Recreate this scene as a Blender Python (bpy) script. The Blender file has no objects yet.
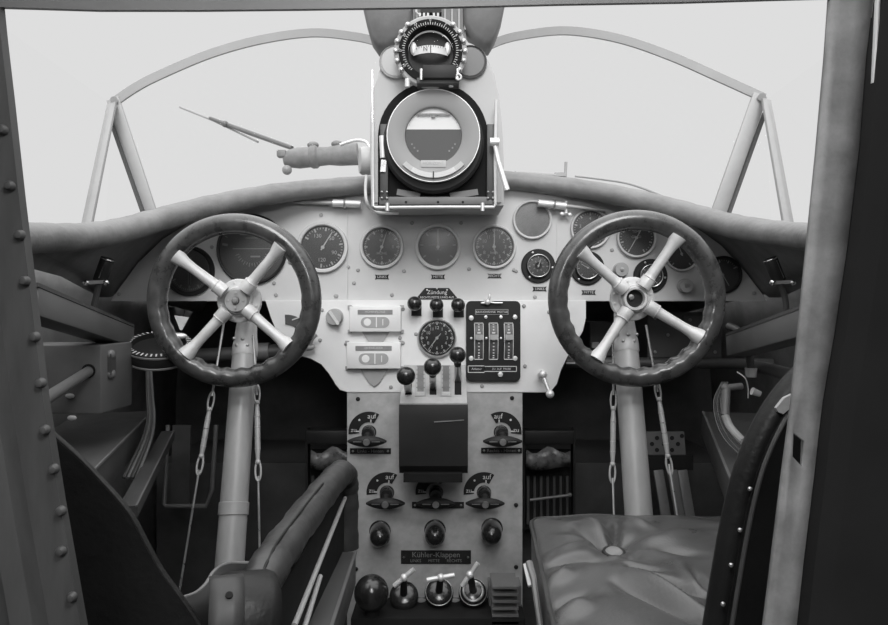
import bpy, bmesh, math, random
from mathutils import Vector, Matrix
random.seed(7)
scene = bpy.context.scene
COL = scene.collection
PI = math.pi
F = 700.0            # focal length in pixels of the 888x625 frame
CZ = 0.85            # camera height above the cockpit floor
def at(px, py, Y):
    return Vector(((px-444.0)/F*Y, Y, CZ-(py-312.5)/F*Y))

# ------------------------------------------------------------------ materials
MATS = {}
def mat(name, g, rough=0.5, metal=0.0, var=0.0, scale=12.0, bump=0.0, bscale=60.0, coat=0.0, spec=0.5, stretch=None):
    m = bpy.data.materials.new(name); m.use_nodes = True
    nt = m.node_tree; b = nt.nodes['Principled BSDF']
    b.inputs['Base Color'].default_value = (g, g, g, 1)
    b.inputs['Roughness'].default_value = rough
    b.inputs['Metallic'].default_value = metal
    b.inputs['Specular IOR Level'].default_value = spec
    if coat:
        b.inputs['Coat Weight'].default_value = coat; b.inputs['Coat Roughness'].default_value = 0.15
    tc = nt.nodes.new('ShaderNodeTexCoord')
    src = tc.outputs['Object']
    if stretch:
        mp = nt.nodes.new('ShaderNodeMapping'); mp.inputs['Scale'].default_value = stretch
        nt.links.new(src, mp.inputs['Vector']); src = mp.outputs['Vector']
    if var:
        n = nt.nodes.new('ShaderNodeTexNoise'); n.inputs['Scale'].default_value = scale; n.inputs['Detail'].default_value = 6
        n.inputs['Roughness'].default_value = 0.65
        nt.links.new(src, n.inputs['Vector'])
        r = nt.nodes.new('ShaderNodeMapRange')
        r.inputs[1].default_value = 0.3; r.inputs[2].default_value = 0.7
        r.inputs[3].default_value = g*(1-var); r.inputs[4].default_value = min(1, g*(1+var))
        nt.links.new(n.outputs['Fac'], r.inputs[0]); nt.links.new(r.outputs[0], b.inputs['Base Color'])
        r2 = nt.nodes.new('ShaderNodeMapRange'); r2.inputs[1].default_value = 0.3; r2.inputs[2].default_value = 0.7
        r2.inputs[3].default_value = max(0.03, rough-0.08); r2.inputs[4].default_value = min(1, rough+0.08)
        nt.links.new(n.outputs['Fac'], r2.inputs[0]); nt.links.new(r2.outputs[0], b.inputs['Roughness'])
    if bump:
        n = nt.nodes.new('ShaderNodeTexNoise'); n.inputs['Scale'].default_value = bscale; n.inputs['Detail'].default_value = 4
        nt.links.new(src, n.inputs['Vector'])
        bp = nt.nodes.new('ShaderNodeBump'); bp.inputs['Strength'].default_value = bump; bp.inputs['Distance'].default_value = 0.004
        nt.links.new(n.outputs['Fac'], bp.inputs['Height']); nt.links.new(bp.outputs['Normal'], b.inputs['Normal'])
    MATS[name] = m
    return m
PANEL   = mat('panel_paint', 0.60, 0.42, var=0.05, scale=5, bump=0.03)
CENTRE  = mat('centre_panel_paint', 0.78, 0.45, var=0.05, scale=8, bump=0.03)
PEDESTAL= mat('pedestal_paint', 0.42, 0.5, var=0.20, scale=22, bump=0.04)
HOOD    = mat('hood_paint', 0.48, 0.5, var=0.05, scale=9)
DISC    = mat('grey_enamel', 0.27, 0.45, var=0.03)
BLACK   = mat('black_paint', 0.018, 0.5, var=0.15, spec=0.3)
MATTE   = mat('matte_black', 0.014, 0.8, var=0.2, spec=0.15)
DIAL    = mat('dial_black', 0.085, 0.5)  # black raised to grey for the reflections on the dial glass
DIALG   = mat('dial_grey', 0.23, 0.5, var=0.2, scale=30)
MARK    = mat('mark_white', 0.62, 0.6)
GMARK   = mat('mark_veiled', 0.5, 0.6)  # white dulled to the low contrast under reflecting glass
MARKD   = mat('mark_dim', 0.25, 0.6)
BAKE    = mat('bakelite', 0.018, 0.22, coat=0.4)
STEEL   = mat('steel', 0.55, 0.32, 0.85, var=0.12, scale=40)
BRIGHT  = mat('bright_metal', 0.78, 0.38, 0.4, var=0.08, scale=40)
ALU     = mat('cast_aluminium', 0.62, 0.45, 0.15, var=0.10, scale=45, bump=0.12, bscale=120)
COLUMN  = mat('column_paint', 0.38, 0.42, 0.1, var=0.10, scale=10, stretch=(3,3,0.6))
RIM     = mat('wheel_rim', 0.055, 0.30, var=0.55, scale=30, coat=0.6, bump=0.18, bscale=70)
LEATHER = mat('coaming_leather', 0.19, 0.48, var=0.25, scale=14, bump=0.7, bscale=38)
SEATL   = mat('seat_leather', 0.065, 0.33, spec=0.6, var=0.2, scale=14, bump=0.10, bscale=160)
SEATD   = mat('dark_seat_leather', 0.010, 0.45, spec=0.3, var=0.2, scale=10, bump=0.2, bscale=120)
ARML    = mat('arm_leather', 0.042, 0.40, var=0.3, scale=20, bump=0.15, bscale=70)
PADL    = mat('pad_leather', 0.15, 0.55, var=0.25, scale=9, bump=0.3, bscale=50)
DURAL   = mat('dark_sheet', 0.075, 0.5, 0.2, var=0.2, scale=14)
PIVOT   = mat('pivot_sheet', 0.04, 0.5, 0.2, var=0.3, scale=20)
DURALM  = mat('mid_sheet', 0.16, 0.5, 0.2, var=0.2, scale=10)
POSTP   = mat('post_paint', 0.20, 0.6, 0.0, var=0.35, scale=24, bump=0.15)
POSTD   = mat('post_dark_metal', 0.07, 0.5, 0.25, var=0.2, scale=9, stretch=(6,6,1))
BEAM    = mat('beam_paint', 0.13, 0.6, var=0.1)
FRAME   = mat('window_frame_paint', 0.36, 0.5, 0.1, var=0.08, scale=15)
FRAMEL  = mat('window_frame_pale', 0.28, 0.5, 0.1, var=0.08, scale=15)
WALLM   = mat('wall_lining', 0.2, 0.75, var=0.45, scale=5, bump=0.4, bscale=8)
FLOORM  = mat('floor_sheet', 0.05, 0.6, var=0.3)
DARKW   = mat('dark_bulkhead', 0.012, 0.7, spec=0.15, var=0.35, scale=5, stretch=(3,3,0.4))
CABIN   = mat('cabin_lining', 0.32, 0.8, var=0.2)
BOXP    = mat('side_box_paint', 0.12, 0.5, 0.1, var=0.12)
CARD    = mat('compass_card', 0.75, 0.5)
CANVAS  = mat('worn_strap', 0.13, 0.3, var=0.6, scale=35, bump=0.8, bscale=40)
KNOBG   = mat('grey_knob', 0.36, 0.5, var=0.1)
FITT    = mat('weathered_fitting', 0.22, 0.6, 0.1, var=0.25, scale=25)
RODM    = mat('rod_metal', 0.44, 0.5, 0.2)
SHINY   = mat('chrome', 0.75, 0.15, 1.0)
SKYBALL = mat('horizon_upper_half', 0.74, 0.5)
GROUNDB = mat('horizon_lower_half', 0.06, 0.5)
def glass(name, refl, rough=0.02):
    m = bpy.data.materials.new(name); m.use_nodes = True
    nt = m.node_tree
    for n in list(nt.nodes): nt.nodes.remove(n)
    o = nt.nodes.new('ShaderNodeOutputMaterial'); t = nt.nodes.new('ShaderNodeBsdfTransparent'); t.inputs[0].default_value = (.99,.99,.99,1)
    g = nt.nodes.new('ShaderNodeBsdfGlossy'); g.inputs['Roughness'].default_value = rough
    fr = nt.nodes.new('ShaderNodeLayerWeight'); fr.inputs['Blend'].default_value = refl
    mx = nt.nodes.new('ShaderNodeMixShader')
    nt.links.new(fr.outputs['Fresnel'], mx.inputs[0]); nt.links.new(t.outputs[0], mx.inputs[1]); nt.links.new(g.outputs[0], mx.inputs[2])
    nt.links.new(mx.outputs[0], o.inputs[0]); MATS[name] = m
    return m
GLASS = glass('dial_glass', 0.34, 0.28)
PANE  = glass('window_glass', 0.03, 0.0)

# ------------------------------------------------------------------ mesh builder
_txt = {}
def text_mesh(s):
    if s in _txt: return _txt[s]
    cu = bpy.data.curves.new('t', 'FONT'); cu.body = s; cu.align_x = 'CENTER'; cu.align_y = 'CENTER'; cu.resolution_u = 3
    ob = bpy.data.objects.new('t', cu); COL.objects.link(ob)
    bpy.context.view_layer.update()
    me = bpy.data.meshes.new_from_object(ob.evaluated_get(bpy.context.evaluated_depsgraph_get()))
    vs = [v.co.copy() for v in me.vertices]; fs = [list(p.vertices) for p in me.polygons]
    bpy.data.objects.remove(ob); bpy.data.curves.remove(cu); bpy.data.meshes.remove(me)
    _txt[s] = (vs, fs); return _txt[s]

def catmull(pts, n=8, closed=False):
    P = [Vector(p) for p in pts]; out = []
    N = len(P)
    rng = range(N) if closed else range(N-1)
    for i in rng:
        if closed: p0,p1,p2,p3 = P[(i-1)%N],P[i],P[(i+1)%N],P[(i+2)%N]
        else: p0,p1,p2,p3 = P[max(i-1,0)],P[i],P[i+1],P[min(i+2,N-1)]
        for k in range(n):
            t = k/n
            out.append(0.5*((2*p1)+(-p0+p2)*t+(2*p0-5*p1+4*p2-p3)*t*t+(-p0+3*p1-3*p2+p3)*t**3))
    if not closed: out.append(P[-1])
    return out
def frame(d):
    d = d.normalized(); up = Vector((0,0,1)) if abs(d.z) < 0.9 else Vector((0,1,0))
    u = up.cross(d).normalized(); return u, d.cross(u)

class MB:
    def __init__(s, local=False): s.bm = bmesh.new(); s.local = local
    def _face(s, vs):
        try: return s.bm.faces.new(vs)
        except ValueError: return None
    def box(s, c, size, rot=None, bevel=0.0, seg=2):
        r = bmesh.ops.create_cube(s.bm, size=1.0); vs = r['verts']
        M = Matrix.Translation(Vector(c)) @ (rot.to_4x4() if rot else Matrix.Identity(4)) @ Matrix.Diagonal((*size,1))
        bmesh.ops.transform(s.bm, matrix=M, verts=vs)
        if bevel:
            es = {e for v in vs for e in v.link_edges}
            bmesh.ops.bevel(s.bm, geom=list(es), offset=bevel, segments=seg, affect='EDGES', profile=0.5)
        return s
    def bar(s, p0, p1, w, h, up=(0,0,1), bevel=0.0):
        p0, p1 = Vector(p0), Vector(p1); d = p1-p0; L = d.length; d.normalize()
        up = Vector(up); u = d.cross(up).normalized(); v = u.cross(d)
        R = Matrix((u, d, v)).transposed()
        return s.box((p0+p1)/2, (w, L, h), R, bevel)
    def lathe(s, prof, o, ax, seg=32, closed=False):
        o = Vector(o); d = Vector(ax).normalized(); u, v = frame(d); rings = []
        for r, h in prof:
            if r < 1e-6: rings.append([s.bm.verts.new(o+d*h)])
            else: rings.append([s.bm.verts.new(o+d*h+(u*math.cos(2*PI*k/seg)+v*math.sin(2*PI*k/seg))*r) for k in range(seg)])
        pairs = list(zip(rings, rings[1:]))
        if closed: pairs.append((rings[-1], rings[0]))
        for a, b in pairs:
            for k in range(seg):
                k2 = (k+1) % seg
                if len(a) == 1 and len(b) == 1: continue
                if len(a) == 1: s._face([a[0], b[k2], b[k]])
                elif len(b) == 1: s._face([a[k], a[k2], b[0]])
                else: s._face([a[k], a[k2], b[k2], b[k]])
        return s
    def cyl(s, p0, p1, r0, r1=None, seg=20):
        p0, p1 = Vector(p0), Vector(p1); L = (p1-p0).length; r1 = r0 if r1 is None else r1
        return s.lathe([(0,0),(r0,0),(r1,L),(0,L)], p0, p1-p0, seg)
    def sphere(s, c, r, sc=(1,1,1), u=24, v=16):
        R = bmesh.ops.create_uvsphere(s.bm, u_segments=u, v_segments=v, radius=r)
        bmesh.ops.transform(s.bm, matrix=Matrix.Translation(Vector(c)) @ Matrix.Diagonal((*sc,1)), verts=R['verts']); return s
    def tube(s, pts, r, seg=12, closed=False, ell=None):
        pts = [Vector(p) for p in pts]; N = len(pts); rings = []
        rr = r if isinstance(r, (list, tuple)) else [r]*N
        pu = None
        for i in range(N):
            if closed: d = pts[(i+1)%N]-pts[(i-1)%N]
            else: d = pts[min(i+1,N-1)]-pts[max(i-1,0)]
            d.normalize()
            if pu is None: u, v = frame(d)
            else:
                u = (pu - d*pu.dot(d)).normalized(); v = d.cross(u)
            pu = u
            ex, ey = ell if ell else (1,1)
            rings.append([s.bm.verts.new(pts[i]+(u*math.cos(2*PI*k/seg)*ex+v*math.sin(2*PI*k/seg)*ey)*rr[i]) for k in range(seg)])
        for i in range(N if closed else N-1):
            a, b = rings[i], rings[(i+1)%N]
            for k in range(seg): s._face([a[k], a[(k+1)%seg], b[(k+1)%seg], b[k]])
        if not closed: s._face(rings[0][::-1]); s._face(rings[-1])
        return s
    def torus(s, c, ax, R, r, seg=48, ms=12):
        prof = [(R+r*math.cos(2*PI*k/ms), r*math.sin(2*PI*k/ms)) for k in range(ms)]
        return s.lathe(prof, c, ax, seg, closed=True)
    def prism(s, poly, y0, y1, bevel=0.0):
        """polygon in x,z extruded along y"""
        a = [s.bm.verts.new((x, y0, z)) for x, z in poly]; b = [s.bm.verts.new((x, y1, z)) for x, z in poly]
        fa = s._face(a); s._face(b[::-1]); n = len(a)
        for k in range(n): s._face([a[k], b[k], b[(k+1)%n], a[(k+1)%n]])
        if bevel and fa: bmesh.ops.bevel(s.bm, geom=list(fa.edges), offset=bevel, segments=2, affect='EDGES')
        return s
    def loft(s, loops, cap=True, closed=False):
        rs = [[s.bm.verts.new(p) for p in l] for l in loops]; n = len(rs[0])
        for a, b in zip(rs, rs[1:]):
            for k in range(n): s._face([a[k], a[(k+1)%n], b[(k+1)%n], b[k]])
        if cap: s._face(rs[0][::-1]); s._face(rs[-1])
        return s
    def grid(s, rows, loopu=False):
        rs = [[s.bm.verts.new(p) for p in l] for l in rows]
        for a, b in zip(rs, rs[1:]):
            for k in range(len(a)-1): s._face([a[k], a[k+1], b[k+1], b[k]])
        return s
    def quad(s, *ps):
        s._face([s.bm.verts.new(p) for p in ps]); return s
    def text(s, t, size, x, z, y, rot=0.0, sx=1.0, o=None):
        """lettering facing -y"""
        vs, fs = text_mesh(t); c, n = math.cos(rot), math.sin(rot); o = Vector(o) if o else Vector((0,0,0))
        bv = []
        for v in vs:
            a, b = v.x*size*sx, v.y*size
            bv.append(s.bm.verts.new(o+Vector((x+a*c-b*n, y, z+a*n+b*c))))
        for f in fs: s._face([bv[i] for i in f])
        return s
    def tick(s, ang, r0, r1, w, y):
        d = Vector((math.sin(ang), 0, math.cos(ang))); t = Vector((math.cos(ang), 0, -math.sin(ang)))*w/2; Y = Vector((0,y,0))
        return s.quad(d*r0-t+Y, d*r0+t+Y, d*r1+t+Y, d*r1-t+Y)
    def build(s, name, m, parent=None, angle=35, smooth=True, loc=None):
        bmesh.ops.recalc_face_normals(s.bm, faces=s.bm.faces[:])
        o = Vector((0,0,0))
        if not s.local:
            p = parent
            while p: o += p.location; p = p.parent
            if loc is not None: o += Vector(loc)
            bmesh.ops.translate(s.bm, verts=s.bm.verts[:], vec=-o)
        me = bpy.data.meshes.new(name); s.bm.to_mesh(me); s.bm.free()
        if smooth:
            me.shade_smooth(); me.set_sharp_from_angle(angle=math.radians(angle))
        me.materials.append(m)
        ob = bpy.data.objects.new(name, me); COL.objects.link(ob)
        if parent: ob.parent = parent
        if loc is not None: ob.location = loc
        return ob

def thing(name, label, cat, loc, group=None):
    o = bpy.data.objects.new(name, None); o.empty_display_size = 0.02; COL.objects.link(o); o.location = loc
    o['label'] = label; o['category'] = cat
    if group: o['group'] = group
    return o
def tag(o, label, cat, group=None):
    o['label'] = label; o['category'] = cat
    if group: o['group'] = group
    return o
def struct(o): o['kind'] = 'structure'; return o
def centre_of(*ps):
    c = Vector((0,0,0))
    for p in ps: c += Vector(p)
    return c/len(ps)

YP = 1.80      # front face of the upper panel
YC = 1.785     # front face of the centre panel and pedestal
kP, kC = YP/F, YC/F
def P2(px, py, Y=YP):
    v = at(px, py, Y); return (v.x, v.z)

# ================================================================== SETTING
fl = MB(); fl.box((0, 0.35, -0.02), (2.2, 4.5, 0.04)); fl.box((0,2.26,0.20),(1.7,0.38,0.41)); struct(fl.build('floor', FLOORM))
def side_wall(sgn, name):
    m = MB(); ys = [0.62, 0.8, 1.0, 1.2, 1.4, 1.6, 1.8, 2.0, 2.2, 2.45]
    rows = []
    for y in ys:
        w = 0.86 + 0.05*min(1, (y-0.62)/0.8) if y < 1.8 else 0.91
        row = []
        for j in range(17):
            t = j/16; z = -0.02 + t*(0.99)
            row.append((sgn*(w+0.05*math.sin(t*PI)), y, z))
        rows.append(row)
    m.grid(rows)
    ob = struct(m.build(name, WALLM, angle=60))
    so = ob.modifiers.new('s', 'SOLIDIFY'); so.thickness = 0.02; so.offset = sgn*1.0 if sgn < 0 else -1.0
    return ob
side_wall(-1, 'wall_left'); side_wall(1, 'wall_right')
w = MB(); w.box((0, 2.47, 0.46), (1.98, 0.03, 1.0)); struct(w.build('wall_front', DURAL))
# bulkhead behind the posts, with the doorway the picture is taken through; cabin behind
w = MB()
w.prism([(-1.1,-0.02),(-0.47,-0.02),(-0.47,1.13),(-1.1,1.13)], 0.57, 0.60)
w.prism([(0.36,-0.02),(1.1,-0.02),(1.1,1.32),(0.41,1.32),(0.405,1.13)], 0.50, 0.53)
struct(w.build('wall_rear', DARKW))
w = MB()
for sx in (-1.09,1.09):      # cabin side walls with a row of open windows
    w.box((sx,-0.75,0.46),(0.02,2.6,0.96)); w.box((sx,-0.75,1.29),(0.02,2.6,0.10))
    for y in (-2.0,-1.3,-0.6,0.1,0.5): w.box((sx,y,1.09),(0.02,0.10,0.32))
w.box((0,-2.06,0.65),(2.2,0.02,1.36))
struct(w.build('wall_cabin', CABIN, smooth=False))
w = MB(); w.box((0,-1.64,1.34),(2.2,0.86,0.02)); w.box((0,0.05,1.34),(2.2,0.90,0.02)); w.box((-0.98,-0.80,1.34),(0.24,0.82,0.02)); w.box((0.98,-0.80,1.34),(0.24,0.82,0.02))
struct(w.build('ceiling', CABIN, smooth=False))
# cross beam along the top of the doorway
m = MB()
lp = [(-160,8),(0,9),(100,12),(200,12),(300,11),(440,9),(560,6),(680,4),(780,1),(860,-1),(1040,-3)]
lo = []
for px, py in lp:
    a = at(px, py, 0.607); b = at(px, py-2, 0.593)
    lo.append([tuple(b),tuple(a),(a.x,0.607,a.z+0.05),(b.x,0.593,b.z+0.05)])
m.loft(lo); struct(m.build('trim_1', BEAM, angle=50))
# ------------------------------------------------ left doorway post with rivets
YL = 0.60
edge = [(3,-10),(8,40),(15,100),(26,200),(38,300),(50,400),(66,500),(88,625),(96,670)]
prof = [(0,0.0),(-0.0,-0.010),(-0.026,-0.012),(-0.030,-0.026),(-0.046,-0.030),(-0.050,-0.018),(-0.075,-0.016),(-0.081,-0.034),(-0.11,-0.038),(-0.115,-0.02),(-0.30,-0.02),(-0.30,0.02),(-0.018,0.02),(-0.014,0.001)]
loops = []
for px, py in edge:
    c = at(px, py, YL); loops.append([(c.x+dx*1.0, YL+dy, c.z) for dx, dy in prof])
m = MB(); m.loft(loops)
post_l = struct(m.build('trim_2', POSTD, angle=25))
post_l.location = (0,0,0)
for px, py in [(3,130),(10,186),(20,235),(25,281),(35,337),(41,383),(45,430),(54,469),(61,511),(61,551),(72,597)]:
    c = at(px, py, YL-0.012); r = MB(); r.lathe([(0.0045,-0.001),(0.0042,0.002),(0.003,0.004),(0,0.005)], c, (0,-1,0), 14); r.build('rivet', POSTD, post_l)
# ------------------------------------------------ right doorway post (pale face, slot, dark return flange)
YR = 0.60
def R3(px, py, dy=0.0): v = at(px, py, YR); return Vector((v.x, YR+dy, v.z))
L_e = [(829,-25),(823,60),(815,150),(805,250),(797,330),(790,400),(786,432),(781,470),(770,560),(762,625),(755,680)]
R_e = [(872,-25),(862,60),(855,150),(843,250),(831,330),(819,400),(815,432),(811,470),(800,560),(793,625),(786,680)]
m = MB()
rows = []
for (lx,ly),(rx,ry) in zip(L_e, R_e):
    rows.append([R3(lx+(rx-lx)*t, ly) for t in (0,0.25,0.55,1.0)])
vr = [[m.bm.verts.new(p) for p in r] for r in rows]
for i in range(len(vr)-1):
    for k in range(3):
        if i == 6 and k == 1: continue
        m._face([vr[i][k], vr[i][k+1], vr[i+1][k+1], vr[i+1][k]])
# slanted slot: move the hole corners
vr[6][2].co = R3(801,440); vr[7][2].co = R3(800,467); vr[6][1].co = R3(790,431); vr[7][1].co = R3(789,455)
post_r = struct(m.build('trim_3', POSTP, angle=25))
so = post_r.modifiers.new('s', 'SOLIDIFY'); so.thickness = 0.006; so.offset = -1
m = MB()
for a, b in zip(range(len(R_e)-1), range(1, len(R_e))):
    p0, p1 = R3(*R_e[a]), R3(*R_e[b])
    o1, o2 = Vector((0.004,-0.016,0)), Vector((0.020,-0.020,0))
    m.quad(p0, p0+o1, p1+o1, p1); m.quad(p0+o1, p0+o2, p1+o2, p1+o1); m.quad(p0+o2, p0+o2+Vector((0.12,-0.02,0)), p1+o2+Vector((0.12,-0.02,0)), p1+o2)
m.build('flange', MATTE, post_r, angle=20)
m = MB(); p = [R3(832,-20,-0.005),R3(871,-20,-0.005),R3(870,20,-0.005),R3(828.5,24,-0.005)]
q = [v+Vector((0,0.004,0)) for v in p]; m.loft([p,q]); m.build('cap_plate', POSTP, post_r, smooth=False)
m = MB(); m.cyl(R3(869,2,-0.012), R3(865,88,-0.012), 0.0022, seg=8); m.build('bead', RODM, post_r)

# ------------------------------------------------ windscreen: frames and panes
YW = 2.02
archL = [(113,103),(135,88),(160,75),(210,54),(260,40),(310,33),(350,36),(380,43),(415,60)]
archR = [(464,60),(497,42),(530,34),(570,31),(620,39),(670,56),(720,78),(764,98)]
def wpt(px, py, Y=None):
    if Y is None: Y = YW + 0.18*(1-abs(px-444)/330.0)
    return at(px, py, Y)
def wind(n, arch, inner, outer, side):
    root = struct(thing(n, '', '', wpt(*arch[len(arch)//2]))); 
    del root['label']; del root['category']
    a3 = catmull([wpt(*p) for p in arch], 8)
    lo = []
    for q in range(len(a3)):
        d = (a3[min(q+1,len(a3)-1)]-a3[max(q-1,0)]).normalized(); nv = d.cross(Vector((0,1,0))).normalized()*0.0125; yv = Vector((0,0.004,0))
        lo.append([a3[q]-nv-yv, a3[q]+nv-yv, a3[q]+nv+yv, a3[q]-nv+yv])
    m = MB(); m.loft(lo); m.build('window_frame', FRAMEL, root, angle=40)
    # pane: between the arch and the coaming
    rows = []
    for p in a3:
        b = Vector((p.x, p.y-0.05, 1.06)); rows.append([p+(b-p)*t for t in (0,0.5,1)])
    m = MB(); m.grid(rows); m.build('glass_pane', PANE, root)
    return root
wl = wind('window_1', archL, None, None, -1); wr = wind('window_2', archR, None, None, 1)
# corner posts
def post(p_top, p_bot, Yt, Yb, w, name, parent, mt):
    a, b = at(*p_top, Yt), at(*p_bot, Yb); m = MB()
    m.bar(a, b, w, 0.012, up=(0,1,0), bevel=0.002); 
    ob = m.build(name, mt, parent); return ob
post((113,99),(157,232),YW,1.98,0.036,'corner_post',wl,FRAME)
m = MB(); a,b = at(108,112,YW-.012),at(150,232,1.965); m.bar(a,b,0.007,0.02,up=(0,1,0)); m.build('post_strip', DURAL, wl)
post((760,95),(713,228),YW,1.98,0.042,'corner_post',wr,FRAME)
m = MB(); a,b = at(765,112,YW-.012),at(722,232,1.965); m.bar(a,b,0.007,0.02,up=(0,1,0)); m.build('post_strip', DURAL, wr)
m = MB(); m.cyl(at(114,100,YW-.02), at(114,100,YW+.02), 0.010, seg=16); m.build('corner_joint', FRAME, wl)
m = MB(); m.cyl(at(762,97,YW-.02), at(762,97,YW+.02), 0.011, seg=16); m.build('corner_joint', FRAME, wr)
def sidewin(n, top, bot, back, Yt, Yb):
    root = struct(bpy.data.objects.new(n, None)); COL.objects.link(root); root.location = at(*top, Yt)
    m = MB(); m.bar(at(*top,Yt), at(*bot,Yb), 0.026, 0.010, up=(0,1,0), bevel=0.002); m.build('window_frame', FRAMEL, root)
    a, b = at(*top,Yt), at(*bot,Yb); s = -1 if a.x < 0 else 1
    c = Vector((s*0.93, 1.0, b.z)); d = Vector((a.x*0.98, 1.1, a.z+0.02))
    m = MB(); m.quad(a, b, c, d); m.build('glass_pane', PANE, root, smooth=False)
sidewin('window_3', (112,104), (85,235), None, YW-0.02, 1.62)
sidewin('window_4', (766,100), (790,235), None, YW-0.02, 1.62)

# ================================================================== PADDED COAMING
cl = [(-30,240,0.98),(30,238,1.18),(80,237,1.32),(120,231,1.44),(165,218,1.57),(220,204,1.67),(280,193,1.74),(340,187,1.775),(400,183,1.78),(444,182,1.78),
      (500,180,1.78),(560,186,1.775),(620,196,1.73),(680,211,1.65),(725,224,1.55),(765,232,1.43),(810,237,1.30),(880,240,1.1),(930,243,0.98)]
pts = catmull([at(*p) for p in cl], 8)
m = MB(); n = len(pts)
rr = [0.0265+0.0010*math.sin(i*1.7)*math.sin(i*0.37)-0.004*math.exp(-((i/n-0.5)/0.2)**2) for i in range(n)]
m.tube(pts, rr, 18, ell=(1.15,1.0))
coam = tag(m.build('coaming', LEATHER, angle=80, loc=at(444,182,1.78)), 'long padded leather roll along the top of the instrument panel below the windscreen', 'coaming')
# lining hanging behind the roll, and the nose deck outside
# ================================================================== INSTRUMENT PANELS
up = [(111,301),(118,290),(138,263),(163,239),(195,219),(232,206),(275,199),(330,193),(444,188),(540,190),(600,196),(650,206),(690,223),(722,246),(747,274),(760,291),(767,301)]
ip = thing('instrument_panel', 'wide pale instrument panel with sloping ends under the padded roll', 'instrument panel', at(444,301,YP))
m = MB(); m.prism([P2(*p) for p in up], YP, YP+0.004); m.build('panel_sheet', PANEL, ip, smooth=False)
m = MB(); m.bar(at(347,196,YP-.002),at(347,300,YP-.002),0.003,0.003,up=(0,1,0)); m.build('panel_seam', PANEL, ip); m = MB(); m.bar(at(557,196,YP-.0005),at(557,300,YP-.0005),0.0015,0.002,up=(0,1,0)); m.build('panel_seam', PANEL, ip)
# lining between the padded roll and the panel edge
def edge_at(px):
    for a, b in zip(up, up[1:]):
        if a[0] <= px <= b[0] and b[0] > a[0]: return a[1]+(b[1]-a[1])*(px-a[0])/(b[0]-a[0])
    return 301
rows = []
for p in pts:
    px = 444+p.x*F/p.y; q = 444+(px-444)*345/424.0; q = max(100, min(780, q)); e = at(q, edge_at(max(112,min(766,q)))-2, YP+0.006)
    a = p+Vector((0,0.006,-0.018)); mid = (a+e)/2+Vector((0,0.02,0.012)); rows.append([a, mid, e])
m = MB(); m.grid(rows); m.build('lining', WALLM, coam, angle=70)
m = MB(); deck = []
for p, r in zip(pts, rows):
    e = r[2]; deck.append([p+Vector((0,0.02,0.0)), e+Vector((0,0.01,0.016)), Vector((e.x*1.02,2.35,e.z-0.02)), Vector((e.x*0.8,3.2,e.z-0.15))])
m.grid(deck); struct(m.build('wall_nose', FITT, angle=70))
def screw(px, py, Y, parent, r=2.6, m_=STEEL):
    k = MB(); k.lathe([(r*Y/F,0),(r*Y/F*0.95,0.002),(r*Y/F*0.6,0.0038),(0,0.0042)], at(px,py,Y), (0,-1,0), 12); k.build('screw', m_, parent)
for p in [(212,247),(280,248),(290,262),(274,283),(276,295),(277,306-4),(348,267),(358,270),(354,283),(336,296),(392,297-2),(404,271),(412,223),(461,223),(469,269),(514,270),(516,271),(535,297),(321,215),(157,290),(119,294),(737,267),(754,293),(655,215),(612,250),(700,268),(566,300-6)]:
    screw(*p, YP, ip, 2.0 if p[0] not in (290,336) else 2.4, KNOBG)
cpoly = [(265,300),(271,318),(277,332),(285,347),(296,355),(311,358),(322,364),(330,374),(335,384),(340,390),(348,392.5),(545,392.5),(552,390),(557,384),(561,370),(567,356),(576,343),(583,331),(586,318),(586,300)]
cp = ip
m = MB(); m.prism([P2(*p,YC) for p in cpoly], YC, YC+0.012, 0.0015); m.build('centre_sheet', CENTRE, cp, smooth=False)['label'] = 'bright white lower centre sheet with curved shoulders'
for p in [(352,308),(322,310),(403,309),(400,338),(346,344),(403,343),(391,387),(482,386),(525,366),(524,306),(549,312),(320,340),(416,334)]: screw(*p, YC, cp, 2.0, KNOBG)

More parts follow.
